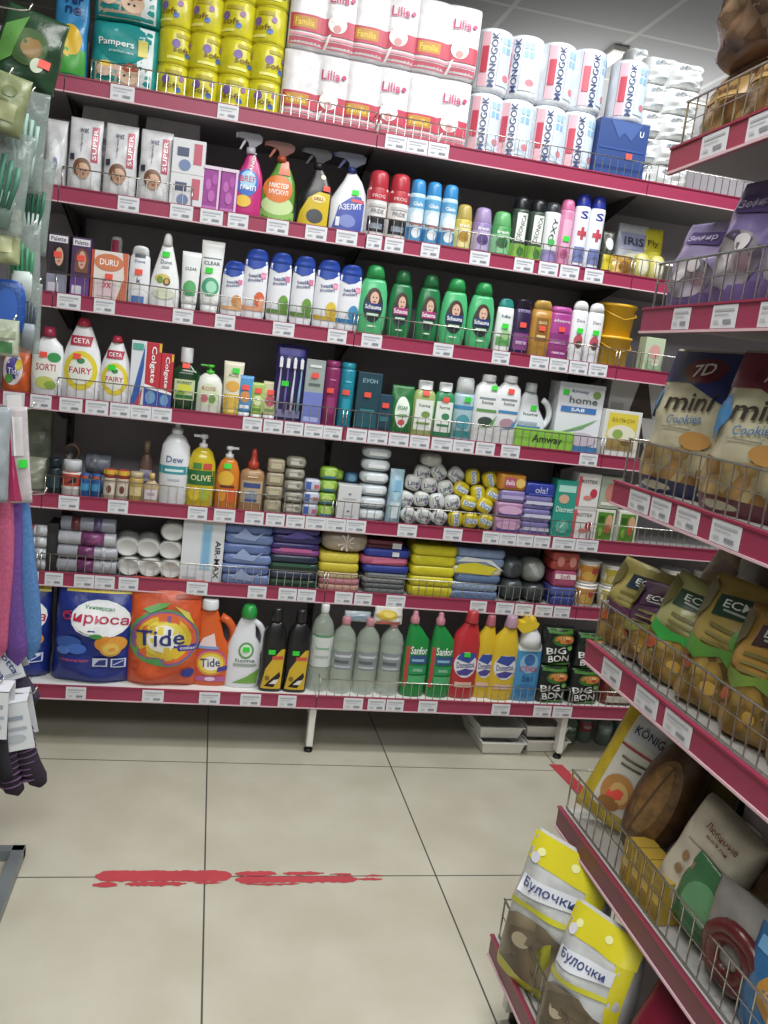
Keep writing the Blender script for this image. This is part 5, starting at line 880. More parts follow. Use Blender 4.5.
put('G', [(344, 372, 612)], bag('air_freshener_pack', '#a9b8c0', [('r', -.4, .2, .4, .6, '#7f94a4')], d=.02, seed=5), 'pale grey-blue blister pack resting on the pink-capped bottles', 'blister pack', dep=.07, yb=622)
SF = [(0, .84), (.015, .94), (.1, .98), (.5, 1), (.68, .9), (.78, .6, -.12), (.84, .36, -.2), (.86, .32, -.2)]
SFC = [(.86, .34, -.2), (.87, .37, -.2), (.93, .34, -.2), (.94, .24, -.2), (.985, .2, -.2), (1, .14, -.2)]
put('G', [(404, 431, 614), (430, 456, 615)], bottle('toilet_cleaner_bottle', SF, '#128a38', SFC, '#c47a88', [('r', -.42, .12, -.3, .6, '#d23a3a'), ('t', 'Sanfor', .06, .56, .66, .09, '#f2f4f2'), ('r', -.26, .4, .44, .5, '#2a4f8a'), ('r', -.26, .28, .44, .38, '#1a9a5a'), ('r', -.26, .16, .44, .26, '#45b06a'), ('r', -.2, .43, .3, .46, '#7fb8d8'), ('t', 'UNIVERSAL', .08, .33, .4, .035, '#bfe8c8')], dr=.58), 'green toilet cleaner bottle with bent neck and pink cap, {o} of two', 'toilet cleaner', 'green toilet cleaner bottles', dep=.035, lean=.0)
DM = [(0, .86), (.015, .95), (.1, 1), (.62, .98), (.74, .84), (.84, .5, .08), (.87, .44, .08)]
DMC = [(.87, .46, .08), (.88, .48, .08), (.98, .38, .1), (1, .32, .1)]
DL = [('e', 0, .4, .4, .15, '#e4e2ea'), ('p', [(-.34, .46), (.1, .42), (.36, .5), (.3, .54), (-.2, .54)], '#2f4aa8'), ('t', 'Domestos', 0, .4, .62, .07, '#2a3a8c', 5), ('p', [(-.3, .32), (.0, .36), (.34, .34), (.1, .28), (-.2, .28)], '#4a3f9a'), ('r', -.3, .14, .3, .2, '#e6b8a0')]
put('G', [(453, 481, 613)], bottle('toilet_cleaner_bottle', DM, '#c8242e', DMC, '#c4303a', DL, dr=.55, stk=(0, .52, GRN)), 'red toilet cleaner bottle with an oval label on the bottom shelf', 'toilet cleaner', 'oval-label toilet cleaner bottles', dep=.035, lean=.0)
put('G', [(476, 497, 617)], bottle('toilet_cleaner_bottle', DM, '#dcb414', DMC, '#b8606a', DL, dr=.7), 'narrow yellow toilet cleaner bottle right beside the red one', 'toilet cleaner', 'oval-label toilet cleaner bottles', dep=.05, lean=.0)
put('G', [(493, 520, 618)], bottle('toilet_cleaner_bottle', DM, '#dfb816', DMC, '#b88fa8', DL, dr=.55), 'wide yellow toilet cleaner bottle next to the blue and white one', 'toilet cleaner', 'oval-label toilet cleaner bottles', dep=.035, lean=.0)
def duckneck(r, w, h, d, S):
    g = G(); y = d / 2
    pts = [(0, y, h * .66), (0, y, h * .75), (-.12 * w, y, h * .83), (-.28 * w, y, h * .87)]
    g.tube(pts, w * .2, mt('#e4e7ea', .3), 14, [w * .4, w * .33, w * .25, w * .2]); g.obj('curved_neck', r)
    g = G(); g.extr([(-.54 * w, .86 * h), (-.36 * w, .81 * h), (-.14 * w, .83 * h), (.08 * w, .88 * h), (.14 * w, .93 * h), (.04 * w, .95 * h), (-.02 * w, 1.0 * h), (-.12 * w, .96 * h), (-.22 * w, .995 * h), (-.3 * w, .94 * h), (-.46 * w, .93 * h)], y - .03, y + .02, mt('#e8c418', .35)); g.obj('cap', r)
put('G', [(515, 545, 618)], bottle('toilet_cleaner_bottle', [(0, .88), (.015, .97), (.1, 1), (.56, .98), (.6, .94), (.68, .8), (.74, .5), (.76, .4)], '#3a8fc8', None, None, [('r', -.5, .6, .5, .67, '#dfe6ea'), ('e', 0, .46, .3, .12, '#7fb8e0'), ('e', 0, .5, .18, .07, '#2f66b0'), ('t', 'УТЁНОК', 0, .4, .62, .075, '#d8283a'), ('t', '5в1', 0, .28, .34, .07, '#1a3f8a'), ('e', 0, .14, .34, .07, '#2a78b8')], dr=.55, extras=duckneck), 'blue and white toilet cleaner with curved neck and yellow cap', 'toilet cleaner', dep=.035, lean=.0)
BB = [('r', -.5, .86, .5, .98, '#3f7a2a'), ('e', .1, .7, .38, .16, '#2f6a24'), ('e', .12, .72, .32, .11, '#d9782a'), ('e', .1, .75, .2, .05, '#e8c47a'), ('e', .22, .7, .08, .04, '#b8402a'), ('t', 'BIG', -.1, .42, .62, .17, '#e9ece9', 6), ('t', 'BON', .0, .22, .66, .17, '#e9ece9', 6), ('p', [(-.46, .02), (.3, .02), (.46, .12), (.0, .08)], '#4f9a3a'), ('e', .34, .5, .08, .06, '#6fae4a')]
stack('G', 541, 572, 629, 2, bag('noodle_pack', '#15191a', BB, d=.06, style='pack', seed=2), 'black noodle pack with white lettering, {o} of the left stack', 'noodle pack', 'black noodle packs', dep=.03, lean=.04)
stack('G', 573, 604, 634, 2, bag('noodle_pack', '#15191a', BB, d=.06, style='pack', seed=2), 'black noodle pack with white lettering, {o} of the right stack', 'noodle pack', 'black noodle packs', dep=.03, lean=.04)
stack('G', 607, 640, 640, 2, bag('noodle_pack', '#7a2a22', [('e', .0, .6, .36, .2, '#3f7a2a'), ('e', .0, .6, .26, .14, '#d8a05a'), ('r', -.4, .1, .4, .3, '#d8d2c0')], d=.06, style='pack', seed=3), 'dark red and green noodle pack, {o}, right of the black packs', 'noodle pack', 'red noodle packs', dep=.03, lean=.04)

# ================================================================== UNDER THE SHELVES
def tray(w, d, h):
    g = G()
    o_ = [(-w / 2, -d / 2), (w / 2, -d / 2), (w / 2, d / 2), (-w / 2, d / 2)]
    def ring(s, z): return [(x * s, y * s, z) for x, y in o_]
    L = [ring(.84, .002), ring(.94, h * .9), ring(1, h * .92), ring(1, h), ring(.93, h), ring(.83, .006)]
    vs = [p for r_ in L for p in r_]; fs = [(0, 3, 2, 1)] + [(i * 4 + k, i * 4 + (k + 1) % 4, i * 4 + 4 + (k + 1) % 4, i * 4 + 4 + k) for i in range(5) for k in range(4)] + [(20, 21, 22, 23)]
    g.add(vs, fs, mt('#f2f0ea', .4)); return g.obj('food_tray')
f0 = tray(.17, .26, .05)
for i, (x, y, z, lb) in enumerate([(1.17, .075, 0, 'white rectangular tray under the shelving, lower one of the left stack'), (1.16, .09, .051, 'white rectangular tray under the shelving, upper one of the left stack'), (1.347, .10, 0, 'white rectangular tray by the shelf foot, lower one of the right stack'), (1.343, .11, .051, 'white rectangular tray by the shelf foot, upper one of the right stack')]):
    o = f0 if i == 0 else copy_tree(f0); o.location = (x, y, z + .0005); o.rotation_euler.z = .02; tag(o, lb, 'tray', 'white trays under the shelving')
BOT2 = [(0, .85), (.03, .97), (.3, 1), (.36, .93), (.42, 1), (.66, .98), (.8, .6), (.87, .3)]
cols = [('#3f6a4a', 'green'), ('#a83a4a', 'red'), ('#8a9aa0', 'grey'), ('#2f6a7a', 'teal'), ('#b0a03a', 'yellow'), ('#7a3a4a', 'maroon'), ('#4a6a3a', 'olive')]
for i, (c, nm) in enumerate(cols):
    o = bottle('drink_bottle', BOT2, '#7d8c80', [(.87, .34), (1, .32)], c, [('r', -.46, .36, .46, .64, c), ('t', 'aqua', 0, .5, .5, .1, '#d8dcd8')], dr=1, n=2, trans=.4)(.062, .125)
    o.location = (1.47 + i * .072, .05 + .02 * (i % 2), .0005); tag(o, 'small drink bottle with %s cap and label on the floor under the shelving' % nm, 'drink bottle', 'drink bottles under the right shelving bay')
# ================================================================== RIGHT-HAND SHELVING (fronts face the aisle, seen end-on)
RX, RY = .8175, -1.2333
RZ = dict(P=1.6942, Q=1.4178, R=1.1004, S=.7847, T=.4323, U=.145); RF = {k: (RX - .1 if k == 'U' else RX) for k in RZ}
Y1 = -2.62; RPL = dict(P='top', Q='second', R='third', S='fourth', T='fifth', U='bottom')
r = thing('shelving_unit'); r.location = (RX + .2, (RY + Y1) / 2, 0)
def RP(g, nm, par=r):
    o = g.obj(nm, par)
    if par is r: o.location = (-(RX + .2), -(RY + Y1) / 2, 0)
    return o
g = G(); g.box(RX + .40, RX + .415, Y1, RY, .1, 1.86, DARK); RP(g, 'back_panel')
for y in (RY - .012, -2.13, Y1 + .012):
    g = G(); g.box(RX + .37, RX + .399, y - .012, y + .012, 0, 1.9, mt('#1d1b1c', .5))
    for k in range(22): g.box(RX + .3685, RX + .37, y - .004, y + .004, .2 + k * .07, .23 + k * .07, mt('#0c0b0c', .8))
    RP(g, 'upright')
RBAR = mt('#7a3040', .35)  # duller red for the low strips, the dimmer light there put into the colour
for k, z in RZ.items():
    xf = RF[k]; zs = z + .04; g = G(); g.box(xf + .003, RX + .397, Y1, RY, zs - .024, zs - .001, UNDER); g.box(xf + .003, RX + .397, Y1, RY, zs - .001, zs, mt('#b8b5b0', .4)); s = RP(g, 'shelf')
    g = G(); g.box(xf - .004, xf + .002, Y1, RY, z, z + .046, PINK if k in 'PQRS' else RBAR); g.box(xf - .007, xf - .004, Y1, RY, z + .042, z + .046, PINKD); g.box(xf - .007, xf - .004, Y1, RY, z, z + .004, mt('#e2b9c2', .4)); RP(g, 'price_strip', s)
    g = G(); H = .085; X = xf + .012
    for zz, rr in ((H, .0022), (.05, .001), (.004, .0016)): g.tube([(X, Y1, zs + zz), (X, RY, zs + zz)], rr, WIRE, 6)
    n = 46
    for i in range(n + 1): y = Y1 + (RY - Y1) * i / n; g.tube([(X + .003, y, zs), (X + .003, y, zs + H)], .0014, WIRE, 4)
    for i in range(7): x = X + .05 * i; g.tube([(x, RY - .003, zs), (x, RY - .003, zs + H * (1 if i < 6 else .6))], .0014, WIRE, 4)
    g.tube([(X, RY - .003, zs + H), (X + .3, RY - .003, zs + H)], .002, WIRE, 5)
    RP(g, 'wire_fence', s)
for y in (RY - .02, -2.13):
    g = G(); g.box(RX + .0, RX + .38, y - .011, y + .011, .03, .15, WHITE); g.tube([(RX - .03, y, 0), (RX - .03, y, .035)], .014, mt('#111111', .5), 10); g.box(RX - .06, RX + .0, y - .011, y + .011, .03, .145, WHITE, .003); RP(g, 'foot_leg')
tag(r, 'red-stripped snack and biscuit shelving running toward the camera on the right', 'shelving unit')

def RY_at(px, py, dep=0): return hitx(px, py, RX + dep).y
def rtags(k, spans, py):
    for i, (a, b) in enumerate(spans):
        ya = hitx(a, py[0] + (py[1] - py[0]) * (a - 640) / 126, RX - .005).y; yb_ = hitx(b, py[0] + (py[1] - py[0]) * (b - 640) / 126, RX - .005).y
        w = abs(yb_ - ya) * .95; g = tag_mesh(w, .036); o = g.obj('price_tag'); o.rotation_euler.z = -PI / 2; o.location = (RX - .0045, (ya + yb_) / 2, RZ[k] + .005)
        tag(o, 'white price tag, %s from the far end, %s strip of the right-hand shelving' % (ORD[i], RPL[k]), 'price tag', 'price tags on the right-hand shelving')
rtags('P', [(700, 728), (746, 775)], (175, 125)); rtags('Q', [(672, 690), (711, 737), (758, 784)], (322, 317)); rtags('R', [(629, 650), (651, 671), (676, 700), (711, 742)], (500, 545)); rtags('S', [(603, 622), (636, 659), (665, 693)], (690, 790))

def rput(k, yc, w, h, build, label, cat, group=None, dep=.03, zadd=0, tilt=0, rz=0, lean_back=0):
    o = build(w, h); o.rotation_euler = (lean_back, tilt, -PI / 2 + rz); o.location = (RF[k] + dep, yc, RZ[k] + .041 + zadd); tag(o, label, cat, group); return o
def rbag(nm, c, pr, d=.08, seed=0, **k): return bag(nm, c, pr, d=d, seed=seed, **k)
# top
BIS = [('r', -.44, .06, .44, .9, food('#8a5a2a', '#b88a4a', '#6a4420', 38)), ('r', -.44, .56, .44, .8, '#b08a4a'), ('t', 'Пряники', 0, .68, .6, .14, '#6a3a20')]
for i, y in enumerate([-1.30, -1.43, -1.56, -1.69]):
    rput('P', y, .135, .13, rbag('biscuit_bag', ['#a87c40', '#b88c48', '#9a6c38', '#a87c40'][i], BIS, seed=i), 'brown bag of gingerbread, %s from the far end, lower layer of the top shelf' % ORD[i], 'biscuit bag', 'gingerbread bags on the top right shelf', dep=.03)
for i, y in enumerate([-1.33, -1.48, -1.63]):
    rput('P', y, .155, .17, rbag('biscuit_bag', ['#7a5640', '#8a6650', '#74503a'][i], [('r', -.44, .06, .44, .94, food('#6a4a34', '#9a7a5c', '#3f2c22', 24)), ('e', .1, .7, .24, .16, '#a08468')], d=.12, seed=i + 5, style='pack'), 'dark brown biscuit bag, %s from the far end, stacked on the gingerbread bags' % ORD[i], 'biscuit bag', 'tall brown biscuit bags', dep=.02, zadd=.131)
# second: lilac bags
LIL = [('r', -.46, .02, .46, .2, '#6a5590'), ('e', .0, .36, .38, .22, food('#a9a0b4', '#cfc8cc', '#7c6a84', 30)), ('e', -.14, .4, .1, .08, '#c9c2c8'), ('e', .16, .34, .12, .08, '#8a6f7a'), ('e', .1, .48, .12, .07, '#d8d0d6'), ('p', [(-.3, .74), (.3, .7), (.34, .84), (-.26, .88)], '#55407c'), ('t', 'Зефир', .0, .79, .5, .08, '#cfc4e4')]
for i, (y, h, rz) in enumerate([(-1.30, .165, .25), (-1.43, .215, .15), (-1.56, .23, .1), (-1.70, .22, .1)]):
    rput('Q', y, .135, h, rbag('marshmallow_bag', ['#9a8ab8', '#7c68a4', '#75609c', '#8573a8'][i], LIL, d=.09, seed=i), 'lilac sweets bag %s from the far end on the second right-hand shelf' % ORD[i], 'sweets bag', 'lilac sweets bags', dep=.03, rz=rz, lean_back=-.06)
# third: mini bags
def mini(topc, low, dia):
    return rbag('mini_croissant_bag', '#d0c8a4', [('r', -.47, .62 if 0 else .76, .47, .985, topc), ('p', [(-.1, .76), (.47, .60), (.47, .78), (-.1, .78)], topc), ('e', -.0, .85, .24, .09, '#6a1c2c'), ('t', '7D', 0, .855, .24, .09, '#ece4e0', 10), ('r', -.47, .0, .47, .1, low), ('t', 'mini', .03, .63, .5, .12, '#3f342c', 3), ('t', 'Cookies', .04, .51, .38, .06, '#4f7aa8', 6), ('r', -.2, .44, .14, .45, '#8a8474'), ('p', [(-.47, .1), (.47, .1), (.47, .3), (.2, .34), (-.1, .3), (-.47, .34)], food('#a8783a', '#c8a868', '#c9bc90', 26)), ('e', .2, .38, .14, .06, '#c08a42'), ('p', [(-.5, .62), (-.38, .72), (-.32, .6), (-.42, .5), (-.5, .52)] if dia else [(-.47, .58), (-.34, .72), (-.2, .58), (-.4, .42)], '#2f84c4')], d=.10, seed=3)
rput('R', -1.345, .20, .265, mini('#22306e', '#1d2658', True), 'cream snack bag with a dark blue top and mini lettering, third shelf', 'snack bag', 'cream snack bags', dep=.035, rz=.28, lean_back=-.1)
rput('R', -1.545, .215, .265, mini('#7a2338', '#6a1c2c', False), 'cream snack bag with a maroon top and mini lettering, beside the blue-topped one', 'snack bag', 'cream snack bags', dep=.035, rz=.2, lean_back=-.1)
rput('R', -1.77, .22, .265, mini('#7a2338', '#6a1c2c', False), 'cream snack bag with a maroon top nearest the camera', 'snack bag', 'cream snack bags', dep=.035, rz=.2, lean_back=-.1)
# fourth: crouton bags
def eco(c, badge, g2, txt='ECM', sd=5):
    k = {3: .06, 5: 0, 7: -.05}.get(sd, 0)
    return rbag('crouton_bag', c, [('r', -.45, .03, .45, .44, food('#b8862e', '#c8a24a', '#7a5a22', 34)), ('p', [(-.24 + k, .70), (.34 + k, .74), (.34 + k, .9), (-.24 + k, .86)], badge), ('t', txt, .05 + k, .82, .36, .06, '#dfe4da', 4), ('r', -.1 + k, .755, .24 + k, .77, '#aab0a6'), ('r', -.2, .62, .2, .65, '#6f6630'), ('r', -.2, .56, .24, .58, '#7a7038'), ('r', -.2, .5, .14, .52, '#7a7038'),
        ('p', [(-.42, .42), (-.2, .36), (.1, .44), (.4, .34), (.45, .46), (.3, .52), (-.1, .48), (-.4, .52)], g2), ('e', .3, .6, .12, .1, g2), ('e', -.3, .3, .09, .05, '#b8502a'), ('e', .12, .2, .1, .05, '#c89a3a'), ('p', [(-.46, .6), (-.3, .74), (-.3, .9), (-.46, .96)], '#5f5626')], d=.085, seed=sd)
SB = [(-1.275, .165, '#a3934a', '#1f2e3a', '#5a2a4a', 'ECO', .45, 3, .1), (-1.36, .15, '#4a1f44', '#3a1a3a', '#8a8a3a', 'ECO', .2, 5, -.1), (-1.445, .185, '#b0ae6a', '#22402c', '#2fa03a', 'ECM', .5, 7, .18), (-1.56, .215, '#a88f42', '#1f3a28', '#4f8a2c', 'ECM', .35, 5, .06), (-1.675, .20, '#b08234', '#3a2026', '#6a8a2c', 'ECM', .2, 3, -.06), (-1.79, .24, '#a08238', '#1f3a28', '#3f7a2c', 'ECM', .2, 7, 0)]
for i, (y, h, c, b, g2, t, rz, sd, tl) in enumerate(SB):
    rput('S', y, .135, h, eco(c, b, g2, t, sd), 'olive crouton bag with a dark badge, %s from the far end, fourth right-hand shelf' % ORD[i] if i != 1 else 'dark plum crouton bag, second from the far end, fourth right-hand shelf', 'crouton bag', 'crouton bags on the fourth right shelf', dep=.03, rz=rz, lean_back=-.12, tilt=tl, zadd=.006)
for i, (y, h, tl) in enumerate([(-1.31, .21, .2), (-1.45, .235, -.15), (-1.6, .25, .25), (-1.75, .24, .1)]):
    rput('S', y, .15, h, rbag('crouton_bag', ['#8a6a34', '#7a5a2a', '#a87c3a', '#6f5a2a'][i], [('e', 0, .6, .3, .2, '#8a6a2c'), ('p', [(-.3, .8), (.3, .75), (.3, .9), (-.2, .92)], '#5f3f1c')], d=.09, seed=i + 8), 'brown crouton bag leaning in the back row, %s from the far end' % ORD[i], 'crouton bag', 'dark crouton bags in the back row', dep=.15, lean_back=-.1, tilt=tl, zadd=.012)
# fifth: bread and cakes
def bread_pack(w, h):
    r = thing('bread_pack'); g = G(); S = PillS(w, h, .07, 'pouch', 1); S.mesh(g, film('#d8b81e'))
    decals(g, S, [('r', -.30, .16, .32, .92, '#dcd6cc'), ('e', .01, .9, .31, .08, '#dcd6cc'), ('r', -.26, .74, .28, .92, '#c8ccd6'), ('t', 'KÖNIG', .01, .84, .46, .08, '#27305c'), ('r', -.30, .68, .32, .7, '#b03a44'), ('r', -.2, .6, .2, .62, '#6a5a4a'), ('r', -.16, .55, .16, .57, '#6a5a4a'), ('e', .0, .34, .26, .14, '#c8843a'), ('e', .02, .33, .16, .09, '#e0b060'), ('e', -.04, .22, .16, .06, '#a8682a')], off=.0016)
    g.obj('wrapper', r); sticker(S, -.02, .32, RED, r, .014, .012); return r
rput('T', -1.325, .125, .255, bread_pack, 'yellow and white bread pack with an oval label on the fifth right-hand shelf', 'bread pack', dep=.035, tilt=.3, rz=.8, lean_back=-.06, zadd=.012)
def loaf(w, h):
    g = G(); S = EllS(w, h, .1, 2.4); S.mesh(g, mt('#5a3a20', .4, kind='bread')); decals(g, S, [('e', 0, .5, .34, .38, mt('#7c5228', .4, kind='bread')), ('e', -.04, .55, .22, .28, mt('#94672f', .4, kind='bread')), ('p', [(-.2, .2), (-.16, .2), (.02, .84), (-.02, .84)], '#5a3a1c')], off=.001); return g.obj('bread_loaf')
rput('T', -1.43, .105, .265, loaf, 'brown oval loaf standing beside the yellow bread pack', 'bread', dep=.03, rz=.55, tilt=.3, zadd=.006)
rput('T', -1.40, .12, .27, rbag('bread_bag', '#8a7434', [('e', 0, .5, .3, .3, '#6a5224')], d=.07, seed=4), 'olive bread bag in shadow behind the brown loaf', 'bread bag', dep=.17)
rput('T', -1.60, .125, .19, rbag('cookie_bag', '#cfc3ae', [('t', 'Любимые', .05, .85, .5, .06, '#7a4038'), ('t', 'вафли', .05, .77, .34, .045, '#7a4038'), ('r', -.3, .64, .36, .65, '#8a7a68'), ('e', -.2, .5, .06, .045, '#9a7048'), ('e', .0, .5, .06, .045, '#9a7048'), ('e', .2, .5, .06, .045, '#9a7048'), ('e', -.2, .36, .06, .045, '#9a7048'), ('e', .0, .36, .06, .045, '#9a7048'), ('e', .2, .36, .06, .045, '#9a7048'), ('r', -.46, .03, .46, .2, '#a89a82')], d=.06, seed=2, style='pack'), 'upright off-white cookie bag with small brown dots, fifth right-hand shelf', 'cookie bag', dep=.03, rz=.3, tilt=.28, lean_back=-.15, zadd=.03)
stack_b = None
for i in range(4):
    rput('T', -1.475 - .035 * i, .032, .075, carton('wafer_packet', '#b8942a', [('r', -.3, .1, .3, .9, '#9a7a22'), ('r', -.3, .4, .3, .6, '#cfae3a')], d=.05), 'narrow yellow wafer packet behind the wire, %s from the far end' % ORD[i], 'wafer packet', 'yellow wafer packets', dep=.016)
rput('T', -1.635, .11, .12, rbag('cookie_bag', '#3f7a4a', [('e', 0, .5, .3, .3, '#5f9a66'), ('r', -.3, .2, .3, .3, '#2c5a38')], d=.04, seed=6), 'small green packet leaning on the off-white cookie bag', 'packet', dep=.035, rz=.2, tilt=.3, zadd=.02)
for i, (y, h, c, tl, dp) in enumerate([(-1.66, .20, '#8a6a48', .35, .12), (-1.73, .21, '#6f523a', .1, .14), (-1.82, .235, '#86705a', .3, .13), (-1.74, .17, '#9c8a74', .5, .07), (-1.93, .22, '#6a4f38', .2, .14)]):
    rput('T', y, .125, h, rbag('cookie_bag', c, [('r', -.4, .1, .4, .5, food('#6a4a2c', '#9a7a50', '#4a3420', 30)), ('p', [(-.3, .62), (.3, .58), (.34, .8), (-.2, .84)], '#7a5a3c')], d=.08, seed=i + 3), 'crumpled brown biscuit bag, %s from the far end on the fifth right-hand shelf' % ORD[i], 'biscuit bag', 'brown biscuit bags on the fifth right shelf', dep=dp, rz=.4, tilt=tl, zadd=.014)
def ringcake(w, h):
    r = thing('sausage_ring_pack'); g = G(); S = PillS(w, h, .07, 'pouch', 3); S.mesh(g, mt('#8f8a84', .2, kind='film')); g.obj('wrapper', r)
    g = G(); n = 44; pts = []
    for k in range(n + 1): a = 2 * PI * k / n; q_ = 1 - .5 * k / n; x, z = w * .34 * q_ * math.cos(2 * a), h * (.44 + .32 * q_ * math.sin(2 * a)); pts.append((x, S.front(x, z) - .002, z))
    g.tube(pts, .0125, mt('#5f1a1c', .3, kind='film'), 10); g.obj('sausage_ring', r); return r
rput('T', -1.76, .15, .15, ringcake, 'clear pack with a dark red ring on the fifth right-hand shelf', 'packed food', dep=.03, rz=.2)
rput('T', -1.80, .13, .2, rbag('cookie_bag', '#5c2428', [('e', .1, .7, .14, .12, '#b0242e'), ('e', -.2, .5, .1, .1, '#b0242e')], d=.06, seed=7), 'dark red bag with bright red spots behind the ring pack', 'biscuit bag', dep=.13)
rput('T', -1.865, .16, .15, rbag('cookie_bag', '#2f74b0', [('e', .0, .5, .26, .24, '#c88a2c'), ('e', .02, .5, .18, .16, '#d8a24a'), ('r', -.4, .8, .4, .92, '#6aa8d8')], d=.06, seed=8), 'blue packet with an orange biscuit picture at the lower right', 'biscuit bag', dep=.03, rz=.2)
rput('T', -1.91, .1, .25, rbag('cookie_bag', '#3f8a2c', [('r', -.3, .4, .3, .6, '#6ab04a')], d=.05, seed=9), 'bright green packet standing behind the blue one at the lower right', 'biscuit bag', dep=.12)
# bottom: yellow-topped bun bags
def bun(seed):
    return rbag('bun_bag', '#cfd0ce', [('r', -.48, .8, .48, .985, '#ded014'), ('p', [(.3, .8), (.47, .8), (.47, .3), (.38, .4)], '#ded014'), ('e', -.3, .88, .05, .025, '#f0f0a0'), ('e', .1, .9, .05, .025, '#f0f0a0'), ('e', -.34, .83, .06, .035, '#d8d8e4'), ('p', [(-.4, .58), (.34, .66), (.34, .76), (-.4, .7)], '#dfe2ea'), ('t', 'Булочки', -.04, .68, .6, .075, '#3a4680', 4), ('p', [(-.44, .5), (.36, .56), (.36, .59), (-.44, .54)], '#c8c41c'), ('p', [(-.45, .1), (.4, .1), (.38, .42), (.1, .5), (-.3, .46), (-.45, .4)], food('#7a6448', '#a89474', '#5f4e38', 16)), ('e', -.14, .32, .1, .05, '#a89a7c'), ('r', -.46, .02, .46, .1, '#b8b414')], d=.12, seed=seed)
for i, (y, dp, h, rz) in enumerate([(-1.39, .005, .275, .55), (-1.55, .005, .245, .5)]):
    rput('U', y, (.19, .15)[i], h, bun(i), 'white bun bag with a bright yellow top, %s from the far end, bottom right shelf' % ORD[i], 'bun bag', 'yellow-topped bun bags', dep=dp, rz=rz, lean_back=-.18)
rput('U', -1.70, .17, .22, rbag('bun_bag', '#8a1430', [('e', 0, .6, .3, .2, '#a82040'), ('e', -.05, .45, .2, .12, '#c8ccd8'), ('t', 'Choco', -.05, .45, .3, .08, '#2a3060')], d=.12, seed=4), 'crimson bag standing next to the yellow-topped bun bags', 'biscuit bag', dep=.05, rz=.3, lean_back=-.2, tilt=.1)
for i, y in enumerate([-1.29, -1.34, -1.39]):
    rput('U', y, .05, .13, rbag('wafer_packet', '#a8a41c', [('r', -.3, .3, .3, .7, '#6f6c20')], d=.04, seed=i), 'narrow olive-yellow packet by the wire, %s from the far end, bottom right shelf' % ORD[i], 'wafer packet', 'olive packets on the bottom right shelf', dep=.02)

# ================================================================== HANGING RACK ON THE LEFT
RKX = -.62
r = thing('display_rack'); r.location = (RKX, -.9, 0); STEEL = mt('#7f878a', .4, metal=.3)
def LP(g, nm):
    o = g.obj(nm, r); o.location = (-RKX, .9, 0); return o
for y in (-.62, -1.15):
    g = G(); g.tube([(RKX, y, .03), (RKX, y, 2.0)], .012, STEEL, 10); LP(g, 'post')
for z in (.35, .75, 1.1, 1.35, 1.6, 1.85):
    g = G(); g.tube([(RKX, -.6, z), (RKX, -1.17, z)], .006, STEEL, 8); LP(g, 'crossbar')
g = G(); g.box(RKX - .1, -.293, -.685, -.66, .0, .03, STEEL, .002); g.box(RKX - .1, -.31, -1.2, -1.175, 0, .03, STEEL, .002)
g.extr([(-.322, 0), (-.293, 0), (-.293, .03), (-.322, .03)], -1.2, -.66, STEEL); LP(g, 'base_frame')
HOOKS = []
def hook(y, z, x1=-.30):
    g = G(); g.tube([(RKX, y, z), (x1 - .02, y, z), (x1, y, z + .004), (x1 + .006, y, z + .018)], .0022, WIRE, 6); LP(g, 'hook')
tag(r, 'grey steel hook rack at the left edge holding cloths, socks and packets', 'display rack')
def lput(px, py, Y, build, w, h, label, cat, group=None, rz=0, tilt=0):
    """centre of the hanging item at a measured spot; items hang below their hook"""
    p = hity(px, py, Y); o = build(w, h); o.location = (p.x, Y, p.z - h / 2); o.rotation_euler = (0, tilt, rz); tag(o, label, cat, group); hook(Y + .02, p.z + h / 2 - .006, p.x + .01); return o
def glove(c, c2, seed=0, card=None):
    def build(w, h):
        r_ = thing('glove_packet'); g = G(); S = PillS(w, h, .02, 'pouch', seed); S.mesh(g, mt('#a4b4b0', .12, kind='film', alpha=.5)); 
        if card: decals(g, S, [('r', -.4, .8, .4, .96, card)], off=.001)
        g.obj('clear_wrapper', r_); g = G()
        for k in range(5):
            x = w * (-.28 + .14 * k); pts = [(x * .7, S.front(x, h * .3) - .003, h * .25), (x, S.front(x, h * .5) - .004, h * .5), (x * 1.05, S.front(x, h * .7) - .004, h * (.66 + .05 * (2 - abs(k - 2))))]
            g.tube(pts, w * .06, mt(c, .5), 6)
        pr = [(h * .06, w * .26, .004, 0), (h * .3, w * .3, .005, 0), (h * .42, w * .3, .005, 0)]
        g.rings(pr, mt(c2, .5), 3, 14, S.front(0, h * .3) - .002); g.obj('glove', r_); return r_
    return build
lput(20, 44, -.70, bag('seed_packet', '#1c3f24', [('e', .0, .5, .3, .25, '#3a5a2a'), ('e', .06, .5, .16, .14, '#8a6a34'), ('p', [(-.44, .1), (-.2, .3), (-.1, .9), (-.4, .7)], '#4f8a3a'), ('e', .2, .3, .1, .1, '#b8c4a8')], d=.05, seed=3, stk=(.3, .35, RED)), .13, .15, 'dark green packet with a red sticker hanging at the upper left', 'packet', None, 0, .2)
lput(0, 100, -.85, bag('sponge_packet', '#7f8a5c', [('r', -.3, .2, .3, .5, '#a0a474'), ('e', 0, .7, .2, .1, '#5a6a3a')], d=.04, seed=1), .07, .11, 'olive-yellow packet hanging below the dark green one', 'packet', None, 0, .2)
lput(22, 140, -.72, glove('#8fb8a8', '#a9c4bc', 1), .08, .2, 'clear packet with pale gloves, highest glove pack on the left rack', 'gloves', 'glove packets', 0, .05)
lput(-4, 180, -.80, glove('#3a7a62', '#7a948a', 2), .1, .2, 'clear packet with green gloves at the left edge of the photo', 'gloves', 'glove packets', 0, .1)
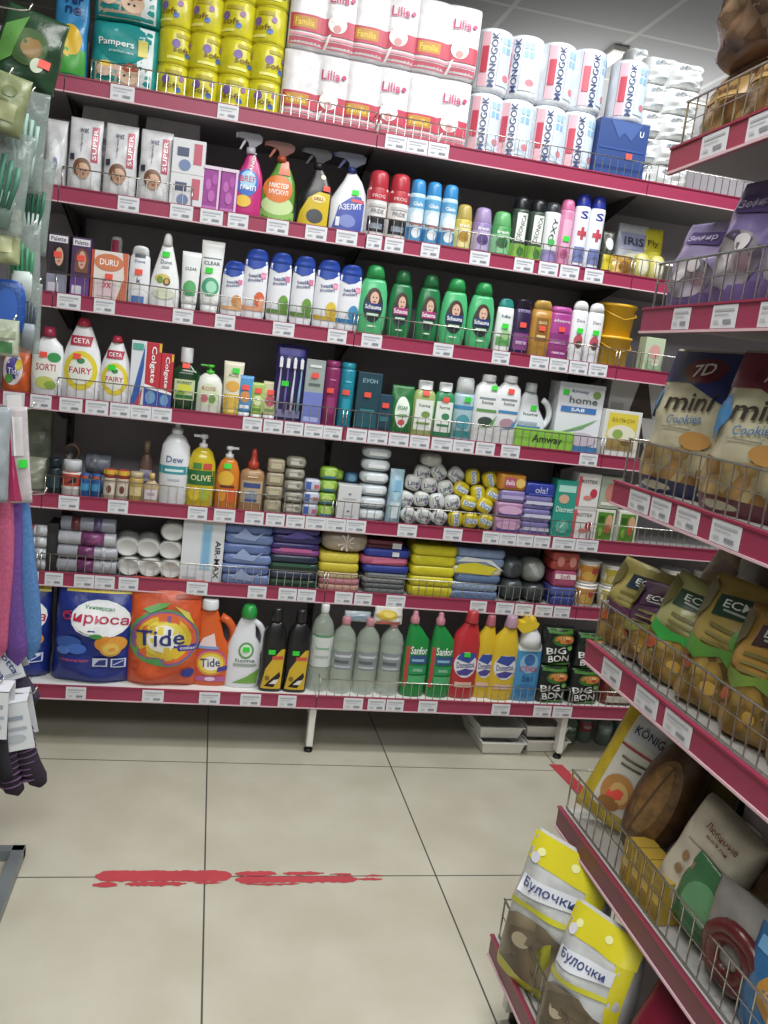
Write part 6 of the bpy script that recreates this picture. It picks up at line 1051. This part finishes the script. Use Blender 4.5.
lput(30, 205, -.68, glove('#1e6a4a', '#b8c8c8', 3), .07, .2, 'clear packet with dark green gloves nearest the white wipes packs', 'gloves', 'glove packets', 0, .06)
lput(24, 265, -.72, glove('#2a8a5a', '#c4d0ce', 4), .07, .17, 'clear packet with bright green gloves, middle of the left rack', 'gloves', 'glove packets', 0, -.04)
lput(3, 235, -.78, bag('sponge_packet', '#a8b07c', [('r', -.3, .2, .3, .5, '#c9cc98'), ('r', -.4, .8, .4, .9, '#dcdcd0')], d=.04, seed=4), .06, .11, 'yellow-green sponge packet above the blue pad on the left rack', 'packet')
lput(6, 308, -.74, lump('scrub_pad', '#1f52b0', [('e', 0, .5, .3, .35, '#2a60c4')], dr=.25, n=3, kind='cloth'), .075, .12, 'bright blue oval scrub pad hanging on the left rack', 'scrub pad')
lput(29, 318, -.72, glove('#3f4a58', '#8a949c', 5), .045, .15, 'clear packet with slate gloves hanging above the orange pouch', 'gloves', 'glove packets')
lput(5, 338, -.80, bag('sponge_packet', '#b0b8a0', [('r', -.3, .1, .3, .4, '#3f7a44'), ('r', -.2, .5, .4, .7, '#8f9a7a')], d=.03, seed=2), .05, .075, 'pale grey-green packet just above the orange pouch, left rack', 'packet')
def pinkpack(w, h):
    r_ = thing('sock_packet'); g = G(); S = PillS(w, h, .015, 'pouch', 2); S.mesh(g, mt('#cfc4c8', .2, kind='film'))
    decals(g, S, [('r', -.44, .02, -.2, .9, '#c22a66'), ('p', [(-.2, .02), (.1, .02), (-.1, .5), (-.2, .5)], '#c22a66'), ('r', -.1, .5, .3, .9, '#dcd6d8')], off=.001); g.obj('wrapper', r_)
    g = G(); g.box(-w * .3, w * .3, -.001, .001, h * .97, h * 1.12, mt('#ece9ea', .4)); o = g.obj('hanger_card', r_); o.location = (0, .0075, 0); sticker(S, .25, .42, GRN, r_, .009, .009); return r_
lput(22, 456, -.76, pinkpack, .05, .21, 'slanting pink and white packet hanging in front of the fifth shelf', 'packet', None, 0, -.1)
def cloth(c, seed):
    def build(w, h):
        g = G(); pr = []
        for j in range(15):
            t = j / 14; s = (math.sin(PI * min(t * 5, .5)) if t < .1 else 1) * (1 - .25 * max(0, t - .75) * 4 * .6); pr.append((h * t, w / 2 * s * (1 + .05 * math.sin(t * 9 + seed)), .016 * s, .006 * math.sin(t * 5 + seed)))
        g.rings(pr, mt(c, .9, kind='cloth'), 2.4, 24, .016); return g.obj('sponge_cloth')
    return build
lput(33, 580, -.72, cloth('#4a7fc0', 0), .045, .40, 'long blue cloth, rightmost of the three hanging cloths', 'cloth', 'three hanging cloths', 0, -.09)
lput(18, 585, -.74, cloth('#6a3f9a', 2), .05, .40, 'long purple cloth, middle of the three hanging cloths', 'cloth', 'three hanging cloths', 0, -.07)
lput(2, 578, -.76, cloth('#c8527c', 4), .05, .40, 'long pink cloth, leftmost of the three hanging cloths', 'cloth', 'three hanging cloths', 0, -.04)
lput(-14, 455, -.84, bag('plastic_bag', '#9aa4ac', [('r', -.3, .3, .3, .4, '#b87848')], d=.05, seed=5), .08, .2, 'greyish clear plastic packet above the hanging cloths', 'packet')
def sock(lab, txt, c, stripes):
    def build(w, h):
        r_ = thing('hanging_socks'); g = G(); cm = mt(c, .95, kind='cloth')
        for sx in (-1, 1):
            pts = [(sx * w * .13, .012 + .006 * sx, h * .72), (sx * w * .15, .012 + .008 * sx, h * .4), (sx * w * .2, .012 + .008 * sx, h * .22), (sx * w * .22 + .01, .012 + .008 * sx, h * .08), (sx * w * .2 + .02, .012 + .008 * sx, 0.004)]
            g.tube(pts, w * .2, cm, 12, [w * .2, w * .21, w * .22, w * .19, w * .1])
            if stripes:
                for k in range(9):
                    z = h * (.12 + .06 * k); g.rings([(z, w * .226, w * .226, sx * w * .16), (z + .003, w * .226, w * .226, sx * w * .16)], mt('#6a4a72', .9, kind='cloth'), 2, 16, .012 + .008 * sx)
        g.obj('socks', r_); g = G(); S = FlatS(w, h, .0); g.box(-w * .42, w * .42, -w * .2 - .004, -w * .2 - .002, h * .5, h * .97, mt('#dfe2e8', .4)); g.box(-w * .42, w * .42, w * .2 + .03, w * .2 + .032, h * .5, h * .97, mt('#dfe2e8', .4)); g.box(-w * .42, w * .42, -w * .2 - .004, w * .2 + .032, h * .965, h * .97, mt('#dfe2e8', .4))
        S.front = lambda x, z: -w * .2 - .004
        decals(g, S, [('t', txt, -.14, .76, .4, .3 if 0 else .12, '#3a4a8c', -75), ('t', txt, .16, .78, .4, .12, '#3a4a8c', -75), ('r', -.36, .55, -.2, .64, '#5a6478'), ('r', .02, .56, .36, .57, '#8a90a0'), ('r', .02, .59, .3, .6, '#8a90a0')] if txt else [('r', -.3, .8, .3, .84, '#9aa2b4'), ('r', -.2, .7, .34, .73, '#a8b0c0'), ('e', .1, .62, .2, .04, '#b8bec8'), ('r', -.34, .56, -.1, .66, '#6a7284')], off=.0008)
        g.obj('paper_label', r_); return r_
    return build
lput(25, 745, -.80, sock(1, None, '#2a1c30', True), .115, .24, 'dark plum striped socks under a white paper label, lowest on the left rack', 'socks', 'hanging labelled socks', .1, -.2)
lput(22, 676, -.70, sock(1, 'votta', '#39324a', False), .10, .17, 'socks with a white label lettered in blue, just below the cloths', 'socks', 'hanging labelled socks', .1, -.35)
lput(-8, 735, -.86, sock(1, None, '#1d1a24', False), .08, .23, 'black socks under a white label, cut by the left photo edge', 'socks', 'hanging labelled socks', 0, 0)
# green basket edge on the floor
g = G(); cx_, cy_ = -.345, -1.06
for z0, z1, r0_, r1_ in ((.0, .16, .075, .095), (.16, .17, .102, .102)):
    g.rings([(z0, r0_, r0_, 0), (z1, r1_, r1_, 0)], mt('#167a44', .4), 2, 30)
g2_ = g.obj('body'); b = thing('plastic_bucket'); g2_.parent = b; h_ = G(); h_.tube([(-.1, 0, .165), (-.07, -.03, .2), (0, -.045, .215), (.07, -.03, .2), (.1, 0, .165)], .003, mt('#12603a', .4), 6); h_.obj('handle', b); b.location = (-.375, -1.06, .0005)
tag(b, 'green plastic bucket on the floor at the lower left edge', 'bucket')

# ================================================================== light, world and camera
w = bpy.data.worlds.new('shop_air'); bpy.context.scene.world = w; w.use_nodes = True; w.node_tree.nodes['Background'].inputs[0].default_value = (.75, .85, 1, 1); w.node_tree.nodes['Background'].inputs[1].default_value = .4
def area(x, y, z, sx, sy, e, col=(1, .98, .95)):
    l = bpy.data.lights.new('ceiling_or_fill_light', 'AREA'); l.shape = 'RECTANGLE'; l.size = sx; l.size_y = sy; l.energy = e; l.color = col
    o = bpy.data.objects.new('ceiling_or_fill_light', l); COL.objects.link(o); o.location = (x, y, z); return o
area(.3, -1.5, 2.86, 1.2, .6, 34); area(1.3, -.75, 2.86, 1.2, .3, 36, (.95, .98, 1)); area(.2, -3.6, 2.86, 2.4, 1.0, 86, (.94, .99, 1))
u = area(2.2, 2.0, 2.35, 1.6, 1.0, 16); u.rotation_euler = (PI, 0, 0)  # added uplight without a fixture, put in to brighten the ceiling
g = G(); g.box(1.76, 1.84, 1.35, 2.9, 2.875, 2.9, mt('#e9e9e6', .4), .004); fx_ = g.obj('ceiling_light'); g = G(); g.tube([(1.8, 1.38, 2.863), (1.8, 2.88, 2.863)], .012, mt('#fffdf2', .4, emit=2.5), 10); g.obj('lamp_tube', fx_)
tag(fx_, 'white fluorescent ceiling light above and behind the paper towel rolls', 'ceiling light')
c = bpy.data.cameras.new('camera'); c.sensor_fit = 'VERTICAL'; c.sensor_height = 24; c.lens = F / 1024 * 24; c.clip_start = .02
co = bpy.data.objects.new('camera', c); COL.objects.link(co)
M = Matrix((RT, UP, -fw)).transposed().to_4x4(); M.translation = CAM; co.matrix_world = M; bpy.context.scene.camera = co
sc = bpy.context.scene; sc.view_settings.view_transform = 'Standard'; sc.view_settings.look = 'None'; sc.view_settings.exposure = 0.0
